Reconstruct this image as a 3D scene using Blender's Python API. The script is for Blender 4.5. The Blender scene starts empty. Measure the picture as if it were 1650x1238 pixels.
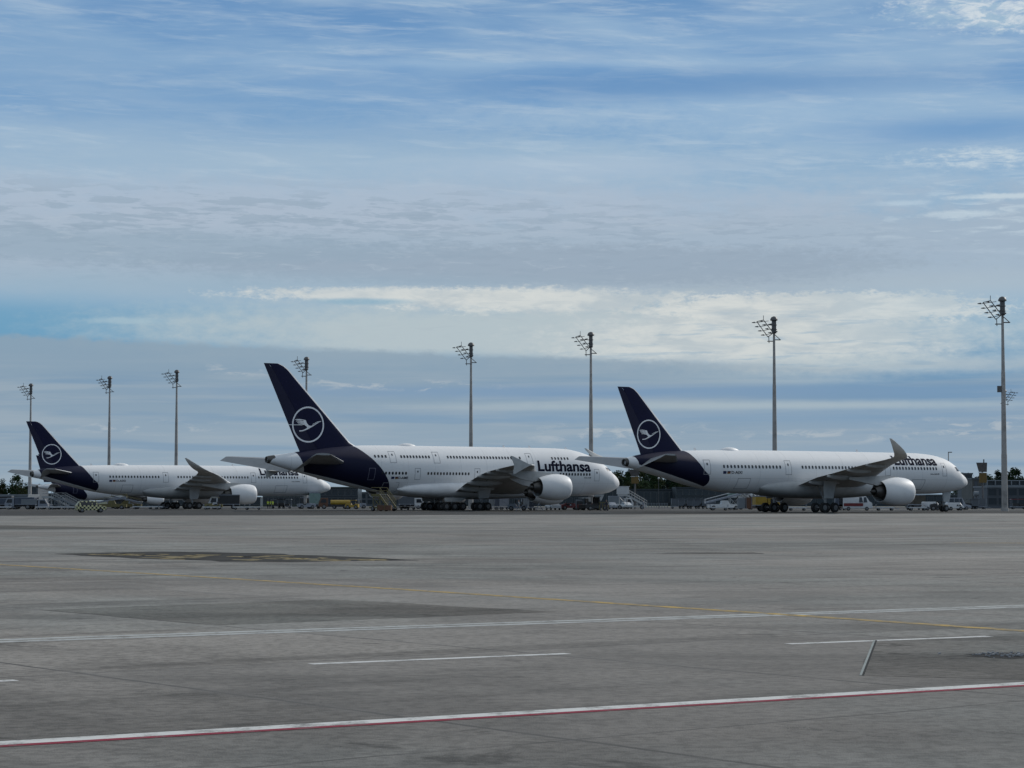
import bpy, bmesh, math, random
from mathutils import Vector, Matrix
rad = math.radians
rnd = random.Random(7)
C = bpy.context.scene
COL = C.collection

# ------------------------------------------------------------------ camera
F = 3550.0; CAMH = 1.67; PITCH = math.atan(188 / F)
cam_d = bpy.data.cameras.new("camera"); cam = bpy.data.objects.new("camera", cam_d); COL.objects.link(cam)
cam_d.sensor_width = 36; cam_d.lens = F / 1650 * 36; cam_d.clip_start = 0.5; cam_d.clip_end = 20000
cam.location = (0, 0, CAMH); cam.rotation_euler = (rad(90) + PITCH, 0, 0)
C.camera = cam
C.view_settings.view_transform = 'Standard'; C.view_settings.look = 'None'
C.view_settings.exposure = 0.0; C.view_settings.gamma = 1.0

# ------------------------------------------------------------------ light
SUN_AZ, SUN_EL = 50.0, 30.0
SUN_STRENGTH = 2.5
SKY_STRENGTH = 0.055
sd = bpy.data.lights.new("sun", 'SUN'); sd.energy = SUN_STRENGTH; sd.angle = rad(0.6); sd.color = (1.0, 0.955, 0.89)
sun = bpy.data.objects.new("sun", sd); COL.objects.link(sun)
to_sun = Vector((math.sin(rad(SUN_AZ)) * math.cos(rad(SUN_EL)), math.cos(rad(SUN_AZ)) * math.cos(rad(SUN_EL)), math.sin(rad(SUN_EL))))
sun.rotation_euler = to_sun.to_track_quat('Z', 'Y').to_euler()

def lin(c):
    def f(u):
        u /= 255.0
        return u / 12.92 if u <= 0.04045 else ((u + 0.055) / 1.055) ** 2.4
    return (f(c[0]), f(c[1]), f(c[2]), 1.0)

class NT:
    """small helper that writes shader maths as function calls"""
    def __init__(s, nt): s.nt = nt
    def new(s, t): return s.nt.nodes.new(t)
    def plug(s, sock, v):
        if isinstance(v, bpy.types.NodeSocket): s.nt.links.new(v, sock)
        elif v is not None: sock.default_value = v
    def m(s, op, a, b=None, c=None, clamp=False):
        n = s.new('ShaderNodeMath'); n.operation = op; n.use_clamp = clamp
        for i, v in enumerate((a, b, c)):
            if v is not None: s.plug(n.inputs[i], v)
        return n.outputs[0]
    def add(s, a, b): return s.m('ADD', a, b)
    def sub(s, a, b): return s.m('SUBTRACT', a, b)
    def mul(s, a, b): return s.m('MULTIPLY', a, b)
    def ss(s, v, lo, hi, a=0.0, b=1.0):
        n = s.new('ShaderNodeMapRange'); n.interpolation_type = 'SMOOTHSTEP'
        s.plug(n.inputs[0], v); s.plug(n.inputs[1], lo); s.plug(n.inputs[2], hi); n.inputs[3].default_value = a; n.inputs[4].default_value = b
        return n.outputs[0]
    def xyz(s, x, y, z):
        n = s.new('ShaderNodeCombineXYZ'); s.plug(n.inputs[0], x); s.plug(n.inputs[1], y); s.plug(n.inputs[2], z); return n.outputs[0]
    def sep(s, v):
        n = s.new('ShaderNodeSeparateXYZ'); s.plug(n.inputs[0], v); return n.outputs
    def noise(s, vec, scale, detail=6, rough=0.55, dist=0.0):
        n = s.new('ShaderNodeTexNoise'); s.plug(n.inputs['Vector'], vec); n.inputs['Scale'].default_value = scale
        n.inputs['Detail'].default_value = detail; n.inputs['Roughness'].default_value = rough; n.inputs['Distortion'].default_value = dist
        return n.outputs[0]
    def mix(s, f, a, b, mode='MIX'):
        n = s.new('ShaderNodeMix'); n.data_type = 'RGBA'; n.blend_type = mode
        s.plug(n.inputs[0], f); s.plug(n.inputs[6], a); s.plug(n.inputs[7], b); return n.outputs[2]
    def ramp(s, v, stops, interp='LINEAR'):
        n = s.new('ShaderNodeValToRGB'); s.plug(n.inputs[0], v); r = n.color_ramp; r.interpolation = interp
        while len(r.elements) < len(stops): r.elements.new(0.5)
        for e, (p, c) in zip(r.elements, stops): e.position = p; e.color = c
        return n.outputs[0]

# ------------------------------------------------------------------ sky
def build_sky():
    w = bpy.data.worlds.new("World"); C.world = w; w.use_nodes = True
    nt = w.node_tree; nt.nodes.clear(); g = NT(nt)
    out = g.new('ShaderNodeOutputWorld'); bg = g.new('ShaderNodeBackground')
    tc = g.new('ShaderNodeTexCoord'); d = g.sep(tc.outputs['Generated'])
    A = g.mul(g.m('ARCTAN2', d[0], d[1]), 57.2958)
    E = g.mul(g.m('ARCSINE', d[2]), 57.2958)
    def a_(px): return math.degrees(math.atan((px - 825) / F))
    def e_(py): return math.degrees(math.atan((807 - py) / F))
    sky = g.new('ShaderNodeTexSky'); sky.sky_type = 'NISHITA'; sky.sun_disc = False
    sky.sun_elevation = rad(SUN_EL); sky.sun_rotation = rad(SUN_AZ); sky.altitude = 450
    skc = g.mix(1.0, sky.outputs[0], (SKY_STRENGTH, SKY_STRENGTH, SKY_STRENGTH, 1), 'MULTIPLY')
    # thin high overcast above the field of view, as bright as the deck below it
    hi_n = g.noise(g.xyz(g.mul(d[0], 2.0), g.mul(d[1], 2.0), d[2]), 1.6, 6, 0.6)
    skc = g.mix(g.ss(hi_n, 0.35, 0.7, 0.45, 0.92), skc, lin((203, 205, 206)))
    # clear air low over the horizon
    Et = g.m('DIVIDE', E, 16.0)
    def st(py, c): return (max(0.0, min(1.0, e_(py) / 16.0)), lin(c))
    low = g.ramp(Et, [st(800, (152, 171, 189)), st(720, (136, 160, 183)), st(640, (118, 150, 180)), st(540, (112, 158, 190)), st(470, (132, 170, 199)),
                      st(330, (135, 172, 203)), st(230, (124, 164, 202)), st(120, (112, 154, 198)), st(-60, (100, 142, 188))])
    col = g.mix(g.ss(E, 13.5, 26.0), low, skc)
    # warp for all layers
    vw = g.xyz(g.mul(A, 0.35), g.mul(E, 1.0), 3.1)
    w1 = g.sub(g.noise(vw, 0.9, 5, 0.6), 0.5)
    w2 = g.sub(g.noise(g.xyz(g.mul(A, 1.6), g.mul(E, 3.4), 9.0), 1.3, 6, 0.62), 0.5)
    w3 = g.sub(g.noise(g.xyz(g.mul(A, 3.2), g.mul(E, 7.5), 4.0), 1.4, 7, 0.68), 0.5)
    def streak(seed, sa, se, scale=1.0, det=7, rough=0.58, tilt=0.0, dist=0.3):
        return g.noise(g.xyz(g.mul(A, sa), g.mul(g.add(E, g.mul(A, tilt)), se), seed), scale, det, rough, dist)
    def band(py, half, soft, wob=1.0, wfine=0.5, slope=0.0):
        """1 inside the elevation band centred on py"""
        e = g.add(g.add(g.add(E, g.mul(w1, wob)), g.mul(w2, wfine)), g.mul(A, slope))
        x = g.m('ABSOLUTE', g.sub(e, e_(py))); hh = half / 62.0; sf = soft / 62.0
        return g.ss(x, hh + sf, max(0.0, hh - sf))
    def blob(px, py, rx, ry, soft=0.35, wob=0.5, fine=0.5, vfine=0.0):
        x = g.m('DIVIDE', g.sub(A, a_(px)), rx / 62.0); y = g.m('DIVIDE', g.sub(E, e_(py)), ry / 62.0)
        r = g.m('SQRT', g.add(g.mul(x, x), g.mul(y, y)))
        r = g.add(g.add(r, g.mul(w1, wob * 2)), g.mul(w2, fine * 2))
        if vfine: r = g.add(r, g.mul(w3, vfine * 2))
        return g.ss(r, 1.0 + soft, 1.0 - soft)
    def over(mask, k, c):
        nonlocal col
        col = g.mix(g.mul(mask, k), col, lin(c) if not isinstance(c, bpy.types.NodeSocket) else c)
    def times(*ms):
        r = ms[0]
        for q in ms[1:]: r = g.mul(r, q)
        return r
    # high cirrostratus veil
    v1 = g.ss(streak(1.0, 0.13, 0.75, 1.0, 7, 0.52, 0.03), 0.38, 0.66)
    over(times(v1, g.ss(E, e_(520), e_(400))), 0.68, (156, 184, 209))
    v2 = g.ss(streak(5.0, 0.26, 2.2, 1.0, 8, 0.58, 0.05), 0.45, 0.74)
    over(times(v2, g.ss(E, e_(520), e_(400))), 0.42, (174, 194, 213))
    v3 = g.ss(streak(8.0, 0.5, 6.0, 1.0, 8, 0.6, -0.04, 0.6), 0.50, 0.75)
    over(times(v3, g.ss(E, e_(480), e_(330))), 0.32, (180, 198, 214))
    over(blob(260, 290, 700, 110, 0.8, 0.3), 0.60, (161, 184, 204))
    over(blob(950, 320, 760, 100, 0.8, 0.4), 0.55, (161, 185, 205))
    over(blob(1230, 175, 260, 44, 0.9, 0.4), 0.50, (162, 189, 213))
    over(blob(930, 268, 240, 16, 0.9, 0.2, 0.2), 0.55, (174, 192, 211))
    over(blob(1200, 60, 330, 45, 0.9, 0.5), 0.40, (146, 178, 209))
    over(blob(820, 190, 180, 12, 0.8, 0.2, 0.6, 0.5), 0.45, (160, 186, 210))
    v4 = g.ss(streak(91.0, 0.35, 3.2, 1.0, 9, 0.64, 0.06, 0.4), 0.50, 0.70)
    over(times(v4, g.ss(E, e_(420), e_(300))), 0.38, (186, 203, 217))
    over(blob(700, 98, 420, 6, 0.9, 0.1, 0.3), 0.40, (150, 181, 211))
    over(blob(1130, 133, 420, 20, 0.9, 0.3, 0.2), 0.75, (102, 145, 191))
    over(blob(1560, 218, 180, 20, 0.9, 0.3, 0.2), 0.75, (108, 152, 197))
    over(blob(430, 185, 260, 34, 0.9, 0.4, 0.3), 0.45, (112, 155, 197))
    over(blob(60, 100, 300, 60, 0.9, 0.4, 0.3), 0.45, (112, 153, 194))
    over(blob(1420, 345, 300, 35, 0.9, 0.4, 0.3), 0.5, (136, 174, 203))
    # pale grey lavender sheet with a ragged grey deck in front of it
    over(band(405, 74, 36, 1.3, 0.5), 0.85, (165, 181, 197))
    over(times(blob(520, 330, 900, 40, 0.6, 0.5, 0.4)), 0.65, (174, 188, 205))
    over(blob(1000, 462, 760, 22, 0.8, 0.3, 0.3), 0.80, (165, 180, 193))
    rip = g.ss(streak(11.0, 0.62, 4.0, 1.0, 8, 0.60, 0.02, 0.15), 0.50, 0.56)
    over(times(rip, blob(300, 350, 760, 44, 0.6, 0.4, 0.4)), 0.50, (143, 164, 182))
    rip2 = g.ss(streak(13.0, 1.0, 6.4, 1.0, 8, 0.62, 0.0, 0.15), 0.50, 0.60)
    over(times(rip2, blob(560, 395, 900, 60, 0.5, 0.3, 0.3)), 0.45, (144, 163, 181))
    over(times(blob(860, 428, 600, 33, 0.30, 0.25, 0.45, 0.45)), 0.70, (149, 166, 183))
    over(times(blob(220, 405, 460, 24, 0.35, 0.3, 0.5, 0.5)), 0.55, (147, 168, 186))
    hl = g.ss(streak(17.0, 0.9, 7.0, 1.0, 8, 0.7, 0.0, 0.6), 0.54, 0.70)
    over(times(hl, blob(600, 395, 1000, 62, 0.5, 0.3, 0.3)), 0.45, (178, 192, 205))
    # clear strip on the left
    over(blob(20, 526, 380, 30, 0.9, 0.25, 0.3), 0.66, (108, 159, 190))
    over(blob(300, 470, 500, 26, 0.8, 0.3, 0.3), 0.55, (150, 178, 198))
    # bright cumulus bank
    bil = streak(21.0, 0.55, 2.2, 1.0, 8, 0.60, 0.0, 0.5)
    lit = g.mix(g.ss(bil, 0.36, 0.62), lin((186, 196, 201)), lin((211, 215, 213)))
    over(blob(930, 535, 680, 52, 0.5, 0.30, 0.3), 0.90, (184, 196, 200))
    over(blob(640, 474, 240, 11, 0.40, 0.15, 0.55, 0.8), 0.85, lit)
    over(blob(860, 484, 230, 20, 0.35, 0.15, 0.55, 0.7), 0.85, lit)
    over(blob(1310, 500, 285, 26, 0.20, 0.12, 0.45, 0.6), 0.95, lit)
    over(blob(1220, 545, 300, 45, 0.5, 0.2, 0.4, 0.4), 0.85, lit)
    over(blob(1400, 590, 330, 14, 0.7, 0.2, 0.4), 0.6, (196, 205, 206))
    over(blob(1180, 612, 200, 10, 0.7, 0.2, 0.4), 0.6, (188, 200, 204))
    sh = g.ss(streak(23.0, 0.7, 4.4, 1.0, 8, 0.66, 0.0, 0.6), 0.50, 0.64)
    over(times(sh, blob(1050, 510, 560, 50, 0.4, 0.3, 0.3)), 0.30, (170, 184, 193))
    over(times(g.ss(streak(31.0, 0.5, 5.0, 1.0, 8, 0.62, -0.02), 0.52, 0.64), blob(1400, 560, 420, 56, 0.5, 0.3, 0.3)), 0.50, (142, 171, 193))
    over(blob(585, 486, 70, 5, 0.6, 0.1, 0.6, 0.4), 0.7, (138, 174, 195))
    over(blob(200, 521, 55, 5, 0.7, 0.1, 0.6, 0.5), 0.6, (165, 190, 203))
    # shaded stratus below the bank
    eb = g.add(g.add(E, g.mul(w2, 0.35)), g.mul(A, 0.035))
    under = times(g.ss(eb, e_(568), e_(580)), g.ss(A, a_(1500), a_(1000)))
    over(under, 0.85, (140, 161, 178))
    over(times(g.ss(E, e_(650), e_(700))), 0.5, (147, 166, 182))
    s1 = g.ss(streak(41.0, 0.17, 3.4, 1.0, 7, 0.56, -0.01), 0.42, 0.64)
    over(times(s1, g.ss(E, e_(560), e_(640))), 0.60, (157, 172, 184))
    s2 = g.ss(streak(47.0, 0.14, 2.6, 1.0, 6, 0.52, 0.0), 0.50, 0.68)
    over(times(s2, g.ss(E, e_(570), e_(625))), 0.60, (118, 149, 177))
    over(blob(1000, 632, 520, 10, 0.9, 0.2, 0.3), 0.75, (122, 152, 183))
    over(blob(1250, 655, 460, 7, 0.9, 0.1, 0.3), 0.75, (171, 186, 194))
    over(blob(1150, 672, 420, 9, 0.9, 0.1, 0.3), 0.6, (128, 157, 184))
    cu = g.ss(streak(61.0, 0.9, 3.6, 1.0, 8, 0.64, 0.0, 0.5), 0.50, 0.62)
    for bx, by, brx, bry in ((560, 618, 70, 9), (390, 597, 60, 9), (1000, 700, 140, 18), (1590, 692, 140, 16), (690, 622, 90, 8), (230, 690, 120, 10), (1330, 705, 120, 9)):
        over(times(cu, blob(bx, by, brx, bry, 0.6, 0.1, 0.5, 0.3)), 0.65, (178, 187, 194))
    # fair weather clouds on the right
    wis = g.ss(streak(53.0, 0.8, 6.0, 1.0, 8, 0.62, 0.02, 0.5), 0.50, 0.68)
    over(times(wis, blob(1620, 350, 200, 54, 0.6, 0.3, 0.3)), 0.55, (196, 212, 223))
    over(times(blob(1600, 264, 100, 12, 0.9, 0.15, 0.9, 1.3), g.ss(streak(83.0, 1.2, 6.5, 1.0, 8, 0.66), 0.38, 0.60)), 0.80, (202, 215, 223))
    over(blob(1625, 326, 80, 4, 0.6, 0.1, 0.5, 0.6), 0.75, (200, 214, 222))
    over(blob(1560, 352, 60, 5, 0.6, 0.1, 0.6, 0.6), 0.65, (193, 209, 220))
    over(blob(1460, 333, 34, 4, 0.7, 0.1, 0.6, 0.6), 0.65, (184, 204, 219))
    ctop = g.mix(g.ss(streak(71.0, 1.4, 4.0, 1.0, 9, 0.68, 0.0, 0.7), 0.42, 0.60), lin((160, 187, 208)), lin((208, 218, 225)))
    over(times(blob(1590, 22, 110, 26, 0.7, 0.2, 1.0, 1.3), g.ss(streak(87.0, 1.1, 4.5, 1.0, 8, 0.66), 0.34, 0.56)), 0.88, ctop)
    over(blob(1650, 45, 70, 14, 0.6, 0.2, 0.9, 1.1), 0.75, ctop)
    over(blob(1560, 500, 190, 60, 0.8, 0.5, 0.4), 0.35, (178, 198, 210))
    nt.links.new(col, bg.inputs[0]); bg.inputs[1].default_value = 1.0
    nt.links.new(bg.outputs[0], out.inputs[0])
build_sky()

# ------------------------------------------------------------------ materials
MATS = {}
def mat(name, color, rough=0.5, metal=0.0, var=0.08, vscale=1.5, coat=0.0, spec=0.5, bump=0.0):
    if name in MATS: return MATS[name]
    m = bpy.data.materials.new(name); m.use_nodes = True; nt = m.node_tree; g = NT(nt)
    b = nt.nodes['Principled BSDF']
    tc = g.new('ShaderNodeTexCoord')
    n = g.noise(tc.outputs['Object'], vscale, 5, 0.6)
    c = tuple(color) + (1.0,)
    dark = tuple(max(0, x * (1 - var * 2.2)) for x in color) + (1.0,); lite = tuple(min(1, x * (1 + var)) for x in color) + (1.0,)
    nt.links.new(g.ramp(n, [(0.25, dark), (0.5, c), (0.75, lite)]), b.inputs['Base Color'])
    b.inputs['Roughness'].default_value = rough; b.inputs['Metallic'].default_value = metal
    b.inputs['Coat Weight'].default_value = coat; b.inputs['Specular IOR Level'].default_value = spec
    if bump:
        bp = g.new('ShaderNodeBump'); bp.inputs['Strength'].default_value = bump; bp.inputs['Distance'].default_value = 0.05
        nt.links.new(n, bp.inputs['Height']); nt.links.new(bp.outputs[0], b.inputs['Normal'])
    MATS[name] = m
    return m
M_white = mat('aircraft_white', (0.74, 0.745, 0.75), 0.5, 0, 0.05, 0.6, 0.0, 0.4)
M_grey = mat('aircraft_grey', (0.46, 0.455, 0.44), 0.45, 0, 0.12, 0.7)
M_hs = mat('stabiliser_grey', (0.26, 0.27, 0.28), 0.5, 0, 0.08, 0.8)
M_lgrey = mat('aircraft_light_grey', (0.40, 0.41, 0.41), 0.4, 0, 0.08, 0.8)
M_blue = mat('livery_blue', (0.0065, 0.0065, 0.034), 0.42, 0, 0.1, 0.5, 0.0, 0.18)
M_rud = mat('rudder_blue', (0.010, 0.009, 0.034), 0.5, 0, 0.1, 0.5, 0.0, 0.3)
M_metal = mat('bare_metal', (0.72, 0.72, 0.73), 0.30, 0.85, 0.06, 2.0)
M_dmetal = mat('exhaust_metal', (0.10, 0.095, 0.09), 0.45, 0.7, 0.15, 2.0)
M_black = mat('cavity_black', (0.012, 0.012, 0.014), 0.7, 0, 0.1)
M_glass = mat('window_glass', (0.022, 0.026, 0.034), 0.15, 0, 0.1, 2.0, 0.0, 0.5)
M_tyre = mat('tyre_rubber', (0.018, 0.018, 0.019), 0.85, 0, 0.2, 3.0)
M_hub = mat('wheel_hub', (0.16, 0.16, 0.165), 0.5, 0.3, 0.15, 4.0)
M_strut = mat('gear_strut', (0.32, 0.33, 0.34), 0.45, 0.2, 0.12, 3.0)
M_line = mat('panel_line', (0.30, 0.31, 0.33), 0.6, 0, 0.05)
M_lineb = mat('panel_line_pale', (0.16, 0.16, 0.22), 0.6, 0, 0.05)
M_text = mat('lettering_blue', (0.006, 0.007, 0.022), 0.9, 0, 0.05, 1.5, 0.0, 0.1)
M_logo = mat('logo_white', (0.85, 0.85, 0.86), 0.5, 0, 0.04)
M_pole = mat('galvanised_steel', (0.33, 0.315, 0.30), 0.55, 0.15, 0.2, 0.5)
M_dsteel = mat('dark_steel', (0.10, 0.097, 0.098), 0.5, 0.2, 0.15, 2.0)
M_vwhite = mat('vehicle_white', (0.50, 0.51, 0.52), 0.35, 0, 0.07, 2.0)
M_vgrey = mat('vehicle_grey', (0.20, 0.22, 0.26), 0.4, 0, 0.15, 2.0)
M_vblue = mat('vehicle_blue_grey', (0.055, 0.07, 0.10), 0.45, 0, 0.15, 2.0)
M_yellow = mat('vehicle_yellow', (0.32, 0.21, 0.02), 0.45, 0, 0.12, 2.0)
M_olive = mat('faded_yellow', (0.13, 0.11, 0.035), 0.5, 0, 0.2, 3.0)
M_orange = mat('faded_orange', (0.10, 0.042, 0.02), 0.5, 0, 0.2, 2.0)
M_red = mat('vehicle_red', (0.15, 0.018, 0.018), 0.4, 0, 0.15, 2.0)
M_dark = mat('machinery_dark', (0.022, 0.023, 0.026), 0.6, 0, 0.2, 3.0)
M_lamp = mat('lamp_lens', (0.65, 0.64, 0.60), 0.2, 0, 0.05)
M_hivis = mat('hi_vis_yellow', (0.50, 0.62, 0.05), 0.6, 0, 0.08, 6.0)
M_cloth = mat('dark_clothing', (0.02, 0.022, 0.035), 0.8, 0, 0.2, 8.0)
M_skin = mat('skin', (0.42, 0.26, 0.19), 0.6, 0, 0.06, 8.0)
M_hair = mat('hair', (0.03, 0.02, 0.015), 0.7, 0, 0.15, 8.0)
M_conc = mat('barrier_concrete', (0.50, 0.50, 0.49), 0.8, 0, 0.1, 1.5)
M_tealg = mat('green_glass', (0.16, 0.24, 0.23), 0.25, 0, 0.1)

def livery(name, curve, zb0, zbs, ab0, aft0, afts, a0):
    """white paint, blue tail section bounded by a curve given as (z, station) pairs"""
    m = bpy.data.materials.new(name); m.use_nodes = True; nt = m.node_tree; g = NT(nt); b = nt.nodes['Principled BSDF']
    tc = g.new('ShaderNodeTexCoord'); x, y, z = g.sep(tc.outputs['Object'])
    a = g.sub(a0, x)
    zmin, zmax = curve[0][0], curve[-1][0]
    fc = g.new('ShaderNodeFloatCurve'); cv = fc.mapping.curves[0]
    amin = min(c[1] for c in curve) - 0.5; amax = max(c[1] for c in curve) + 0.5
    pts = [((cz - zmin) / (zmax - zmin), (ca - amin) / (amax - amin)) for cz, ca in curve]
    cv.points[0].location = pts[0]; cv.points[1].location = pts[-1]
    for p_ in pts[1:-1]: cv.points.new(*p_)
    fc.mapping.update()
    g.plug(fc.inputs['Value'], g.m('DIVIDE', g.sub(z, zmin), zmax - zmin, clamp=True))
    bound = g.add(g.mul(fc.outputs[0], amax - amin), amin)
    i1 = g.m('GREATER_THAN', a, bound)
    i2 = g.m('GREATER_THAN', z, g.add(zb0, g.mul(g.sub(a, ab0), zbs)))
    i3 = g.m('LESS_THAN', a, g.add(aft0, g.mul(g.sub(z, 6.0), afts)))
    msk = g.mul(g.mul(i1, i2), i3)
    # grime: vertical streaks and belly dirt
    st = g.noise(g.xyz(g.mul(x, 1.6), g.mul(y, 0.3), g.mul(z, 0.25)), 1.0, 6, 0.65)
    bl = g.noise(tc.outputs['Object'], 0.35, 4, 0.6)
    w = g.mix(g.ss(st, 0.45, 0.78, 0.0, 0.35), (0.74, 0.745, 0.75, 1), (0.62, 0.625, 0.63, 1))
    w = g.mix(g.ss(bl, 0.5, 0.8, 0.0, 0.3), w, (0.78, 0.785, 0.79, 1))
    # skin panel joints
    fr = g.m('FRACT', g.m('DIVIDE', x, 5.3)); jl = g.m('LESS_THAN', fr, 0.008)
    zl = g.m('LESS_THAN', g.m('ABSOLUTE', g.sub(z, 4.75)), 0.02)
    w = g.mix(g.mul(g.m('MAXIMUM', jl, g.mul(zl, 0.8)), 0.5), w, (0.32, 0.33, 0.35, 1))
    nt.links.new(g.mix(msk, w, (0.006, 0.0075, 0.030, 1)), b.inputs['Base Color'])
    b.inputs['Roughness'].default_value = 0.62
    b.inputs['Specular IOR Level'].default_value = 0.22
    return m

# ------------------------------------------------------------------ mesh helpers
class MB:
    def __init__(s): s.v = []; s.f = []; s.mi = []
    def poly(s, pts, m=0):
        b = len(s.v); s.v += [tuple(p_) for p_ in pts]; s.f.append(tuple(range(b, b + len(pts)))); s.mi.append(m)
    def loft(s, rings, m=0, cap0=True, cap1=True, closed=True):
        b = len(s.v); n = len(rings[0])
        for r in rings: s.v += [tuple(q) for q in r]
        for i in range(len(rings) - 1):
            for j in range(n if closed else n - 1):
                k = (j + 1) % n
                s.f.append((b + i * n + j, b + i * n + k, b + (i + 1) * n + k, b + (i + 1) * n + j)); s.mi.append(m)
        if cap0: s.f.append(tuple(b + j for j in reversed(range(n)))); s.mi.append(m)
        if cap1: s.f.append(tuple(b + (len(rings) - 1) * n + j for j in range(n))); s.mi.append(m)
    def box(s, x0, x1, y0, y1, z0, z1, m=0):
        s.loft([[(x0, y0, z0), (x1, y0, z0), (x1, y1, z0), (x0, y1, z0)], [(x0, y0, z1), (x1, y0, z1), (x1, y1, z1), (x0, y1, z1)]], m)
    def tube(s, path, r, n=8, m=0):
        path = [Vector(q) for q in path]; rs = r if isinstance(r, (list, tuple)) else [r] * len(path); rings = []
        for i, q in enumerate(path):
            t = (path[min(i + 1, len(path) - 1)] - path[max(i - 1, 0)]).normalized()
            up = Vector((0, 0, 1)) if abs(t.z) < 0.95 else Vector((1, 0, 0))
            u = t.cross(up).normalized(); w = u.cross(t).normalized()
            rings.append([q + (u * math.cos(k * 2 * math.pi / n) + w * math.sin(k * 2 * math.pi / n)) * rs[i] for k in range(n)])
        s.loft(rings, m)
    def prism(s, prof, y0, y1, m=0):
        """profile in x,z swept along y"""
        s.loft([[(x, y0, z) for x, z in prof], [(x, y1, z) for x, z in prof]], m)
    def lathe(s, prof, c, n=40, m=0, caps=(False, False)):
        """profile of (x, r) turned about an axis parallel to x through c"""
        s.loft([[(c[0] + x, c[1] + r * math.cos(k * 2 * math.pi / n), c[2] + r * math.sin(k * 2 * math.pi / n)) for k in range(n)] for x, r in prof], m, caps[0], caps[1])
    def disc(s, c, r, w, n=24, m=0, mh=None, rh=0.5):
        """wheel with axle along y"""
        for y0, y1, rr, mm in ((-w / 2, w / 2, r, m),):
            prof = [(-w / 2, rr * 0.72), (-w / 2, rr * 0.9), (-w * 0.36, rr), (w * 0.36, rr), (w / 2, rr * 0.9), (w / 2, rr * 0.72)]
            s.loft([[(c[0] + q * math.cos(k * 2 * math.pi / n), c[1] + y, c[2] + q * math.sin(k * 2 * math.pi / n)) for k in range(n)] for y, q in prof], mm)
        if mh is not None:
            for sg in (-1, 1):
                s.loft([[(c[0] + q * math.cos(k * 2 * math.pi / n), c[1] + sg * y, c[2] + q * math.sin(k * 2 * math.pi / n)) for k in range(n)] for y, q in ((w / 2 - 0.01, rr * rh), (w / 2 + 0.015, rr * rh), (w / 2 + 0.03, rr * rh * 0.4))], mh)
    def build(s, name, mats, parent=None, smooth=35, fix=True, loc=None):
        me = bpy.data.meshes.new(name); me.from_pydata(s.v, [], s.f)
        if not isinstance(mats, (list, tuple)): mats = [mats]
        for q in mats: me.materials.append(q)
        for p_, i in zip(me.polygons, s.mi): p_.material_index = i
        if fix:
            bm = bmesh.new(); bm.from_mesh(me); bmesh.ops.recalc_face_normals(bm, faces=bm.faces); bm.to_mesh(me); bm.free()
        if smooth:
            for p_ in me.polygons: p_.use_smooth = True
            me.set_sharp_from_angle(angle=rad(smooth))
        o = bpy.data.objects.new(name, me); COL.objects.link(o)
        if parent: o.parent = parent
        if loc: o.location = loc
        return o

def empty(name, loc, rz=0.0, label=None, cat=None, group=None):
    o = bpy.data.objects.new(name, None); COL.objects.link(o); o.location = loc; o.rotation_euler = (0, 0, rz); o.empty_display_size = 0.5
    tag(o, label, cat, group); return o
def tag(o, label=None, cat=None, group=None, kind=None):
    if label: o['label'] = label
    if cat: o['category'] = cat
    if group: o['group'] = group
    if kind: o['kind'] = kind
    return o
KIDS = {}
def copy_tree(o, parent=None):
    c = o.copy(); COL.objects.link(c)
    if parent: c.parent = parent
    for ch in [q for q in COL.objects if q.parent == o]: copy_tree(ch, c)
    return c
def interp(tab, x):
    """smooth monotone interpolation in a table of rows (x, v1, v2...)"""
    if x <= tab[0][0]: return tab[0][1:]
    if x >= tab[-1][0]: return tab[-1][1:]
    for i in range(len(tab) - 1):
        if tab[i][0] <= x <= tab[i + 1][0]: break
    x0, x1 = tab[i][0], tab[i + 1][0]; t = (x - x0) / (x1 - x0); h = x1 - x0; out = []
    for k in range(1, len(tab[0])):
        y0, y1 = tab[i][k], tab[i + 1][k]; d = (y1 - y0) / h
        def slope(j):
            if j <= 0 or j >= len(tab) - 1: return None
            dl = (tab[j][k] - tab[j - 1][k]) / (tab[j][0] - tab[j - 1][0]); dr = (tab[j + 1][k] - tab[j][k]) / (tab[j + 1][0] - tab[j][0])
            return 0.0 if dl * dr <= 0 else 2 * dl * dr / (dl + dr)
        m0 = slope(i); m1 = slope(i + 1); m0 = d if m0 is None else m0; m1 = d if m1 is None else m1
        out.append((2 * t**3 - 3 * t**2 + 1) * y0 + (t**3 - 2 * t**2 + t) * h * m0 + (-2 * t**3 + 3 * t**2) * y1 + (t**3 - t**2) * h * m1)
    return tuple(out)
def naca(c): return 5 * (0.2969 * math.sqrt(max(c, 0)) - 0.126 * c - 0.3516 * c * c + 0.2843 * c**3 - 0.1036 * c**4)

def pix(px, D, z=0.0): return ((px - 825) / F * D, D, z)
def text_mesh(s, bold=0.02):
    cu = bpy.data.curves.new("t", 'FONT'); cu.body = s; cu.size = 1.0; cu.offset = bold; cu.resolution_u = 4
    cu.fill_mode = 'FRONT'
    o = bpy.data.objects.new("t", cu); COL.objects.link(o)
    dg = bpy.context.evaluated_depsgraph_get(); me = bpy.data.meshes.new_from_object(o.evaluated_get(dg))
    bm = bmesh.new(); bm.from_mesh(me)
    bpy.data.objects.remove(o); bpy.data.curves.remove(cu); bpy.data.meshes.remove(me)
    xs = [v.co.x for v in bm.verts]; ys = [v.co.y for v in bm.verts]
    return bm, min(xs), max(xs), min(ys), max(ys)

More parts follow.
